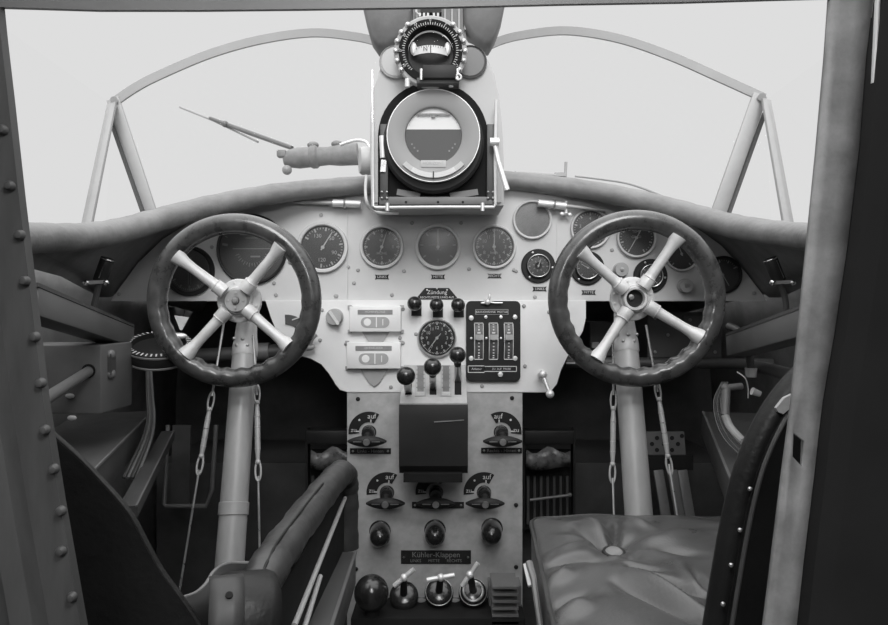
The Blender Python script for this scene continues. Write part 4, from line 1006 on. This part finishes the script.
tw = thing('trim_wheel', 'round trim drum with a white-ticked rim at the left end, beside the left wheel', 'wheel', at(158,352,1.48)); ax = Vector((0.1,-0.36,0.92)).normalized(); c = at(159,344,1.48); k = 1.48/F; R = 32*k
m = MB(); m.lathe([(0,-0.03),(R*0.97,-0.03),(R,-0.026),(R,-0.004),(R*0.97,0.0),(R*0.8,0.002),(R*0.78,-0.008),(0,-0.010)], c, ax, 48); m.build('drum', BLACK, tw)
u, v = frame(ax); m = MB()
for q in range(40):
    a = 2*PI*q/40; e = u*math.cos(a)+v*math.sin(a); p0 = c+e*R*0.82+ax*0.003; p1 = c+e*R*(0.97)+ax*0.002; tt = ax.cross(e)*0.0016
    m.quad(p0-tt, p0+tt, p1+tt, p1-tt)
m.build('scale_marks', MARK, tw, smooth=False)
m = MB(); m.lathe([(R*1.005,-0.006),(R*1.02,-0.005),(R*1.02,-0.002),(R*1.005,-0.001)], c, ax, 48); m.lathe([(R*1.005,-0.030),(R*1.02,-0.029),(R*1.02,-0.026),(R*1.005,-0.025)], c, ax, 48); m.build('rim_line', DURALM, tw)
m = MB(); m.sphere(at(178,336,1.44),9*k,(1,0.5,0.35)); m.sphere(at(169,330,1.45),4*k,(1,0.6,0.6)); m.build('pointer', BRIGHT, tw)
m = MB(); o = at(181,330,1.44); m.loft([[o+Vector((-0.002,0,0)),o+Vector((0.002,0,0)),o+Vector((0.002,0.003,0)),o+Vector((-0.002,0.003,0))],[o+Vector((-0.014,0,0.03)),o+Vector((0.016,0,0.026)),o+Vector((0.016,0.003,0.026)),o+Vector((-0.014,0.003,0.03))]]); m.build('butterfly_key', BRIGHT, tw)
lc = thing('lower_ledge', 'dark ledge with a bright edge low on the left side wall', 'ledge', at(110,470,1.3))
m = MB(); a, b = at(92,472,1.14), at(152,412,1.72); m.bar(a+Vector((-0.09,0,-0.03)), b+Vector((-0.09,0,-0.03)), 0.17, 0.06, bevel=0.003); m.build('ledge', DURAL, lc)
m = MB(); m.bar(a,b,0.004,0.004); m.build('edge_strip', DURALM, lc)
m = MB(); m.bar(at(128,512,1.18)+Vector((0.014,0,0.01)),at(168,435,1.72)+Vector((0.014,0,0.01)),0.003,0.003); m.build('edge_strip', DURALM, lc)
m = MB(); m.bar(at(128,512,1.18),at(168,435,1.72),0.03,0.02); m.build('lower_edge', DURAL, lc)
wr_ = thing('wire_bundle', 'bundle of dark wires hanging below the trim drum on the left', 'wires', at(140,470,1.6))
for i, dx in enumerate((-3,0,3,6)):
    m = MB(); m.tube(catmull([at(148+dx*.4,362,1.66),at(149+dx*0.6,395,1.62),at(150+dx*0.7,418,1.58),at(145+dx,440,1.5),at(128+dx*1.4,478,1.38)],6),0.003,8); m.build('wire', DURALM if i%2 else DURAL, wr_)
tt = thing('torque_tube', 'dim horizontal tube behind the left control column', 'tube', at(225,352,1.95)); m = MB(); m.cyl(at(130,360,1.95),at(300,350,1.95),0.02,seg=20); m.build('tube', DURAL, tt)
m = MB(); m.cyl(at(257,352,1.95),at(270,351.5,1.95),0.025,seg=20); m.build('sleeve', DURALM, tt)

# ================================================================== RIGHT SIDE FITTINGS
rl = thing('side_rail', 'sloping grey box rail along the right side wall, behind the pale door post', 'rail', at(790,330,1.3))
m = MB(); a, b = at(850,312,1.0), at(738,346,1.50); m.bar(a, b, 0.05, 0.045, bevel=0.003); m.build('rail', BOXP, rl)
m = MB(); m.bar(a+Vector((-0.02,0,0.024)), b+Vector((-0.02,0,0.024)), 0.012, 0.006); m.build('cap_strip', DURAL, rl)
tt = thing('torque_tube', 'dim horizontal tube behind the right control column', 'tube', at(660,362,1.95)); m = MB(); m.cyl(at(566,362,1.95),at(772,364,1.95),0.015,seg=20); m.build('tube', DURAL, tt)
m = MB(); m.bar(at(566,363,1.93),at(575,363,1.93),0.004,0.004); m.build('bright_end', BRIGHT, tt)
jb = thing('junction_box', 'riveted dark grey box behind the lower right spoke of the right wheel', 'box', at(690,358,2.0))
m = MB(); m.prism([P2(px,py,2.0) for px,py in ((648,312),(722,312),(722,358),(648,358))], 2.0, 2.456, 0.003); m.build('case', BOXP, jb, smooth=False)
m = MB(); m.prism([P2(px,py,1.99) for px,py in ((684,316),(716,316),(716,330),(684,330))], 1.99, 2.0, 0.001); m.build('lid', DURALM, jb, smooth=False)
for p in [(655,318),(672,318),(690,320),(708,320),(655,352),(690,352),(715,352),(668,335),(706,340)]: screw(*p, 1.998 if p[1]>330 or p[0]<680 else 1.988, jb, 1.8, KNOBG)
gbx = thing('small_box', 'dim box with bright corners seen between the right control column and white panel', 'box', at(608,350,2.02))
m = MB(); m.prism([P2(px,py,2.02) for px,py in ((590,322),(613,322),(613,356),(590,356))], 2.02, 2.456, 0.003); m.build('case', DURAL, gbx, smooth=False)
m = MB(); m.box(at(595,345,2.01),(0.02,0.01,0.016)); m.build('label_tab', KNOBG, gbx)
hs = thing('hose', 'curved grey hose with a metal end fitting by the right side rail', 'hose', at(750,374,1.5))
m = MB(); m.tube(catmull([at(728,326,1.56),at(737,330,1.54),at(744,340,1.52),at(749,354,1.5),at(751,370,1.5)],6),0.0085,12); m.build('hose', DURAL, hs)
m = MB(); m.cyl(at(751,368,1.5),at(751,377,1.5),0.013,0.011,seg=16); m.cyl(at(747,373,1.5),at(756,373,1.5),0.006,seg=10); m.build('end_fitting', KNOBG, hs)
sl_ = thing('side_linkage', 'control linkage with a pale turnbuckle low on the right side wall', 'linkage', at(735,420,1.45))
m = MB(); m.cyl(at(725,388,1.45),at(742,386,1.45),0.007,seg=12); m.sphere(at(725,388,1.45),0.009); m.build('pin', DURALM, sl_)
m = MB(); m.cyl(at(726,388,1.45),at(725,415,1.43),0.009,seg=14); m.build('turnbuckle', DURALM, sl_)
m = MB(); m.tube(catmull([at(725,415,1.43),at(729,425,1.42),at(736,434,1.4),at(744,442,1.36)],5),0.008,10); m.build('rod', KNOBG, sl_)
m = MB(); m.cyl(at(752,391,1.4),at(760,394,1.4),0.008,0.006,seg=12); m.build('plug', BRIGHT, sl_)
tb2 = thing('wall_tube', 'dim tube curving along the right side wall under the hose', 'tube', at(740,366,1.6))
m = MB(); m.tube(catmull([at(700,364,1.85),at(735,364,1.7),at(765,368,1.5),at(800,378,1.25)],6),0.013,12); m.build('tube', DURAL, tb2)
ws = thing('wire_bundle', 'bundle of thin bright wires arching low beside the right seat back', 'wires', at(735,450,1.4))
for i in range(5):
    m = MB(); m.tube(catmull([at(722+i*1.5,382,1.5),at(714+i*1.6,400,1.48),at(716+i*2,420,1.44),at(724+i*2.4,438,1.4),at(737+i*2.5,452,1.34),at(746+i*2,462,1.3)],6),0.0011,6); m.build('wire', DURAL if i%2 else DURALM, ws)
m = MB(); m.tube(catmull([at(737,372,1.46),at(745,378,1.45),at(748,388,1.45),at(748,398,1.45)],5),0.0014,6); m.build('loop_wire', BRIGHT, ws)
lc = thing('lower_ledge', 'dark ledge with a bright edge low on the right side wall', 'ledge', at(720,450,1.3))
m = MB(); a, b = at(703,412,1.75), at(735,490,1.22); m.bar(a+Vector((0.08,0,-0.03)), b+Vector((0.08,0,-0.03)), 0.16, 0.06, bevel=0.003); m.build('ledge', DURAL, lc)
m = MB(); m.bar(a, b, 0.005, 0.005); m.build('edge_strip', DURALM, lc)

# ================================================================== RUDDER PEDALS
def pedal(cx, cy, Y, label, kind):
    t = thing('rudder_pedal', label, 'pedal', at(cx,cy+40,Y), 'rudder pedals'); k = Y/F
    W = 24*k
    if kind == 'frame':
        m = MB(); m.tube([at(cx-22,cy-45,Y),at(cx-26,cy+34,Y-.02),at(cx-24,cy+36,Y-.02),at(cx+16,cy+36,Y-.02),at(cx+22,cy+20,Y-.02),at(cx+26,cy-45,Y)],0.006,8); m.build('frame', DURALM, t)
        m = MB(); m.bar(at(cx-8,cy-45,Y+.01),at(cx-10,cy+34,Y),0.05,0.006,up=(0,1,0)); m.build('foot_plate', DURAL, t)
    else:
        m = MB(); m.box(at(cx,cy-38,Y),(50*k,0.05,14*k),bevel=0.005); m.build('top_bar', BLACK, t)
        m = MB(); m.box(at(cx,cy+15,Y+.02),(46*k,0.01,80*k)); fp_ = m.build('foot_plate', MATTE, t)
        m = MB()
        for q in range(7): m.bar(at(cx-20+q*6.5,cy+2,Y+.008),at(cx-20+q*6.5,cy+50,Y+.008),0.007,0.008,up=(0,1,0))
        m.build('grip_ribs', DURAL, fp_)
        rows = []
        for q in range(9):
            u = q/8; rows.append([at(cx-22+44*u, cy-24+4*math.sin(u*9), Y-.03-0.006*math.sin(u*11)), at(cx-22+44*u, cy-16+3*math.sin(u*7), Y-.036-0.009*math.sin(u*8+1)), at(cx-22+44*u, cy-6+2*math.sin(u*5), Y-.03-0.006*math.sin(u*11))])
        m = MB(); m.grid(rows); sb = m.build('toe_strap', CANVAS, t, angle=80); so = sb.modifiers.new('s','SOLIDIFY'); so.thickness = 0.004
        m = MB(); m.cyl(at(cx-18,cy+26,Y-.03),at(cx+22,cy+21,Y-.03),0.004,seg=8); m.sphere(at(cx+22,cy+21,Y-.03),0.006,u=10,v=8); m.build('heel_rod', DURALM, t)
        for sx in (-1,1):
            m = MB(); m.bar(at(cx+sx*25,cy-46,Y),at(cx+sx*25,cy+55,Y),0.006,0.04,up=(0,1,0)); m.build('side_plate', BLACK, t)
pedal(190,470,1.92,'open-framed rudder pedal in the dark footwell left of the left column','frame')
pedal(333,474,1.95,'strapped rudder pedal half hidden behind the padded armrest','strap')
pedal(548,474,1.95,'strapped rudder pedal just right of the pedestal','strap')
t = thing('rudder_pedal', 'drilled rudder pedal with slats, right of the right control column', 'pedal', at(668,515,1.9), 'rudder pedals')
m = MB(); m.prism([P2(px,py,1.9) for px,py in ((646,432),(684,432),(686,456),(648,456))], 1.9, 1.91); dp = m.build('drilled_plate', DURALM, t, smooth=False)
m = MB()
for px, py in ((652,444),(657,438),(664,444),(657,450),(672,438),(678,444),(672,450),(682,436)): m.lathe([(2.2*1.9/F,0.0),(0,0.0008)], at(px,py,1.8995), (0,-1,0), 12)
m.build('hole_rims', BLACK, dp)
for x in (662,676,686):
    m = MB(); m.bar(at(x-4,470,1.88),at(x+6,530,1.84),0.026,0.010,up=(0,1,0),bevel=0.002); m.build('slat', DURALM, t)
m = MB(); m.bar(at(648,462,1.9),at(692,462,1.9),0.04,0.02,up=(0,1,0)); m.build('cross_bar', BLACK, t)

# ================================================================== RIGHT SEAT
rs = thing('pilot_seat', 'right pilot seat with a buttoned grey leather cushion', 'seat', (0.38,1.0,0.0))
zc = 0.49; X0, X1, Y0, Y1 = 0.13, 0.66, 0.62, 1.30
def CPX(px, py): y = 0.365*F/(py-312.5); return ((px-444)/F*y, y)
CREASES = [(CPX(*a), CPX(*b), A, w_) for a, b, A, w_ in (
    ((622,574),(705,614),0.009,0.011),((630,574),(710,598),-0.012,0.009),((616,584),(700,624),-0.009,0.010),((622,566),(662,574),-0.007,0.008),((690,572),(708,592),-0.008,0.008),((682,566),(700,590),0.006,0.010),
    ((545,561),(600,556),-0.008,0.010),((552,549),(596,543),0.006,0.012),((575,528),(604,545),-0.006,0.010),((585,522),(606,534),0.006,0.012),((616,520),(615,540),-0.007,0.007),((622,522),(650,530),0.007,0.014),
    ((548,578),(572,570),0.007,0.014),((560,612),(590,600),0.008,0.018),((555,600),(585,592),-0.007,0.012),((600,560),(640,556),-0.006,0.014),((660,540),(705,535),0.006,0.02),((655,552),(700,556),-0.005,0.012))]
def cushion_z(u, v):
    x, y = X0+(X1-X0)*u, Y0+(Y1-Y0)*v
    e = min(u,1-u,v,1-v); z = 0.022*min(1,(e/0.16))**0.5
    x += 0.03*max(0,1-u*2)*max(0,(y-0.8)/0.5)
    bx_, by_ = CPX(614,544)
    d = math.hypot(x-bx_, y-by_); z -= 0.020*math.exp(-(d/0.04)**2)
    an = math.atan2(y-by_, x-bx_)
    z += 0.004*math.sin(an*7+1.0)*math.exp(-((d-0.07)/0.05)**2)
    for (p0, p1, A, w_) in CREASES:
        (ax_, ay_), (bx2, by2) = p0, p1
        dx, dy = bx2-ax_, by2-ay_; L2 = dx*dx+dy*dy; t_ = max(0,min(1,((x-ax_)*dx+(y-ay_)*dy)/L2)); dd = math.hypot(x-ax_-dx*t_, y-ay_-dy*t_)
        z += 1.7*A*math.exp(-(dd/w_)**2)*math.sin(PI*(0.12+0.76*t_))
    z += 0.003*math.sin(x*31+y*9)*math.sin(y*27-x*12+1)
    return z
NU, NV = 110, 120; rows = []
def cx_(u, v):
    # rounded corners
    x, y = X0+(X1-X0)*u, Y0+(Y1-Y0)*v; rc = 0.035; sh_ = 0.03*max(0,1-u*2)*max(0,(y-0.8)/0.5)
    if x < X0+rc and y > Y1-rc:
        dx, dy = X0+rc-x, y-(Y1-rc); d = max(dx,dy); h_ = math.hypot(dx,dy)
        if h_ > 0: s_ = d/h_; x, y = X0+rc-dx*s_, Y1-rc+dy*s_
    return x+sh_, y
m = MB()
for j in range(NV+1):
    v = j/NV; row = []
    for i in range(NU+1):
        u = i/NU; x, y = cx_(u,v); row.append((x, y, zc-0.022+cushion_z(u,v)))
    rows.append(row)
m.grid(rows)
def skirt(pts_):
    m.grid([pts_, [(x,y,z-0.09) for x,y,z in pts_]])
skirt(rows[-1]); skirt(rows[0]); skirt([r[0] for r in rows]); skirt([r[-1] for r in rows])
cu = m.build('cushion', SEATL, rs, angle=60)
pp = [Vector(r[0]) for r in rows[::4]] + [Vector(p) for p in rows[-1][2::4]]
m = MB(); m.tube([p+Vector((0,0,0.001)) for p in pp], 0.0045, 8); m.build('piping', ARML, cu)
m = MB(); BX, BY = CPX(614,544); bz_ = zc-0.022+cushion_z((BX-X0)/(X1-X0),(BY-Y0)/(Y1-Y0)); m.lathe([(0.014,-0.004),(0.0135,0.003),(0.010,0.006),(0,0.007)], (BX,BY,bz_), (0,-0.2,1), 22); m.build('button', DIALG, cu)
m = MB(); m.torus((BX,BY,bz_+0.001),(0,-0.2,1),0.0155,0.003,22,8); m.build('button_ring', BLACK, cu)
m = MB(); m.box(((X0+X1)/2,(Y0+Y1)/2-0.06,0.19),(X1-X0-0.06,Y1-Y0-0.18,0.38)); m.build('base', MATTE, rs, smooth=False)
m = MB(); m.tube([at(529,563,1.05),at(534,580,1.02),at(541,630,0.97)],[0.006,0.005,0.0045],8); lvr = m.build('adjusting_lever', DURALM, rs)
m = MB(); m.bar(at(527,564,1.05),at(532,586,1.02),0.012,0.006,up=(0,1,0),bevel=0.001); m.build('fork_end', RODM, lvr)
# seat back
YB = 0.80
bl = [(699,680),(702,640),(708,600),(713,570),(720,530),(728,492),(737,460),(750,428),(766,400),(788,373),(815,352),(850,340),(890,338),(930,345)]
out = [at(px+13,py+8,YB) for px,py in bl]
m = MB(); front = []; back = []
pp = [(p.x,p.z) for p in out]+[(out[-1].x+0.06,out[-1].z-0.05),(out[-1].x+0.06,out[0].z)]
m.prism(pp, YB-0.02, YB+0.02, 0.004); bk_ = m.build('backrest', SEATD, rs, angle=50)
m = MB(); m.tube(catmull(out[:-1],4), 0.017, 14); m.build('edge_roll', SEATD, bk_, angle=80)
inn = [at(px+27+max(0,(460-py))*0.02,py+6,YB-0.02) for px,py in bl[:-1]]
m = MB(); m.tube(catmull(inn,4), 0.0028, 8); m.build('piping', DURAL, bk_)
m = MB(); 
for px, py in ((750,489),(740,530),(731,565),(723,604)): m.sphere(at(px,py,YB-0.026),0.0026,u=10,v=8)
m.build('tacks', STEEL, bk_)
m = MB(); m.prism([P2(px,py,YB-.0225) for px,py in ((776,408),(784,398),(792,394),(790,408),(783,414),(778,412))], YB-0.0235, YB-0.018); m.build('worn_patch', KNOBG, bk_, smooth=False)

# ================================================================== LEFT SEAT
ls = thing('pilot_seat', 'left pilot seat with a dark back and a worn padded armrest towards the pedestal', 'seat', (-0.45,1.0,0.0))
YB = 0.74
bl = [(-60,395),(-10,398),(30,415),(62,441),(85,462),(104,482),(122,502),(135,520),(148,545),(162,570),(178,592),(196,618),(215,650),(230,690)]
out = [at(px,py,YB) for px,py in bl]
pp = [(p.x,p.z) for p in out]+[(out[0].x,out[-1].z)]
m = MB(); m.prism(pp, YB-0.006, YB+0.004); bk_ = m.build('backrest', SEATD, ls, smooth=False)
m = MB(); m.tube(catmull([p+Vector((0,-0.002,0)) for p in out],4), 0.0035, 10); m.build('edge_piping', SEATD, bk_, angle=80)
# padded arm
xA = at(332,0,1.32).x
pth = [(-0.212,0.745,0.49),(-0.209,0.77,0.53),(-0.205,0.82,0.551),(-0.202,0.90,0.556),(-0.198,1.05,0.558),(-0.194,1.18,0.558),(-0.190,1.27,0.556),(-0.188,1.315,0.546),(-0.187,1.335,0.522),(-0.187,1.338,0.48),(-0.187,1.338,0.40)]
pth3 = catmull(pth, 8)
m = MB(); m.tube(pth3, [0.0235+0.0010*math.sin(i*0.9)+0.0007*math.sin(i*2.3) for i in range(len(pth3))], 18, ell=(1.0,1.0)); am = m.build('armrest', ARML, ls, angle=80)
m = MB(); m.tube([p+Vector((0.006,0,0.0228)) for p in pth3[:36]], 0.0018, 8); m.build('seam', SEATD, am)
m = MB(); m.loft([[(-0.196,0.80,0.53),(-0.196,1.345,0.53),(-0.196,1.36,0.38),(-0.196,0.80,0.36)],[(-0.188,0.80,0.53),(-0.188,1.345,0.53),(-0.188,1.36,0.38),(-0.188,0.80,0.36)]]); m.build('side_panel', MATTE, ls, smooth=False)
for a, b in (((-0.184,0.86,0.465),(-0.184,1.30,0.505)),((-0.184,0.78,0.405),(-0.184,1.04,0.458))):
    m = MB(); m.cyl(a, b, 0.0038, seg=10); m.build('brace_rod', RODM, ls)
m = MB(); a, b = at(352,552,1.30), at(322,640,0.92); m.bar(a+Vector((-0.018,0,-0.03)), b+Vector((-0.018,0,-0.03)), 0.050, 0.06, bevel=0.002); m.build('seat_rail', DURAL, ls)
m = MB(); m.bar(a+Vector((0.007,0,0.001)), b+Vector((0.007,0,0.001)), 0.005, 0.004); m.build('rail_edge', DURALM, ls)
# pivot drum at the arm's rear end and its metal plate
pc = at(243,619,0.735); axd = Vector((1,0.35,-0.05)).normalized()
m = MB(); m.lathe([(0,-0.030),(0.036,-0.030),(0.044,-0.026),(0.048,-0.018),(0.048,0.024),(0.045,0.031),(0.038,0.036),(0,0.036)], pc, axd, 36); pv = m.build('arm_pivot', SEATD, ls)
tow = Vector((0.25,-1,0)); tow = (tow-axd*tow.dot(axd)).normalized(); upv = axd.cross(tow); upv = upv if upv.z > 0 else -upv
rows = []
for q in range(11):
    a = math.radians(5+q*8.5); rows.append([pc+axd*(-0.036+w_*0.034)+(upv*math.cos(a)+tow*math.sin(a))*0.0495 for w_ in (0,0.33,0.66,1)])
m = MB(); m.grid(rows); pt = m.build('pivot_plate', PIVOT, ls, angle=60); so = pt.modifiers.new('s','SOLIDIFY'); so.thickness = 0.003
a = math.radians(40); hp = pc+axd*(-0.017)+(upv*math.cos(a)+tow*math.sin(a))*0.0505; hn = upv*math.cos(a)+tow*math.sin(a)
m = MB(); m.lathe([(0.0038,0),(0.0036,0.0015),(0,0.0016)], hp, hn, 14); m.build('pivot_hole', MATTE, pt)
# sheet seat shell behind the arm: curved top edge
edge_ = catmull([at(182,598,0.86),at(196,593,0.88),at(206,584,0.90),(at(213,573,0.92)),at(222,566,0.94),at(236,563,0.96),at(262,564,0.98)],5)
m = MB(); m.grid([edge_, [p+Vector((0.015,0.01,-0.03)) for p in edge_], [p+Vector((0.02,0.01,-0.14)) for p in edge_]]); sh = m.build('seat_shell', BLACK, ls, angle=70)
so = sh.modifiers.new('s','SOLIDIFY'); so.thickness = 0.004
m = MB(); m.tube(edge_, 0.0028, 8); m.build('shell_edge', DURALM, sh)
m = MB(); m.box((-0.46,1.0,0.16),(0.46,0.5,0.30)); m.build('base', MATTE, ls, smooth=False)

# ================================================================== LIGHT, SKY, CAMERA
wd = bpy.data.worlds.new('sky'); scene.world = wd; wd.use_nodes = True; nt = wd.node_tree
bg = nt.nodes['Background']
tc = nt.nodes.new('ShaderNodeTexCoord'); sp = nt.nodes.new('ShaderNodeSeparateXYZ'); nt.links.new(tc.outputs['Generated'], sp.inputs[0])
mr = nt.nodes.new('ShaderNodeMapRange'); mr.inputs[1].default_value = 0.46; mr.inputs[2].default_value = 0.95; mr.inputs[3].default_value = 0.73; mr.inputs[4].default_value = 2.6
nt.links.new(sp.outputs['Z'], mr.inputs[0])
nt.links.new(mr.outputs[0], bg.inputs['Strength']); bg.inputs['Color'].default_value = (1,1,1,1)
pl = bpy.data.lights.new('cabin_fill', 'POINT'); pl.energy = 14.0; pl.shadow_soft_size = 0.12  # fill light added behind the camera to brighten the door posts
po = bpy.data.objects.new('cabin_fill', pl); COL.objects.link(po); po.location = (0.0, 0.15, 1.26)
sd = bpy.data.lights.new('sun', 'SUN'); sd.energy = 1.8; sd.angle = math.radians(26)
so_ = bpy.data.objects.new('sun', sd); COL.objects.link(so_)
so_.rotation_euler = Vector((-0.06,1.0,-0.66)).to_track_quat('-Z','Y').to_euler()
cam = bpy.data.cameras.new('camera'); cam.sensor_width = 36.0; cam.lens = 36.0*F/888.0; cam.clip_start = 0.01
co = bpy.data.objects.new('camera', cam); COL.objects.link(co); co.location = (0,0,CZ); co.rotation_euler = (PI/2,0,0); scene.camera = co
scene.view_settings.view_transform = 'Standard'; scene.view_settings.look = 'None'; scene.view_settings.gamma = 1.0; scene.view_settings.use_curve_mapping = False
scene.view_settings.exposure = 0.0
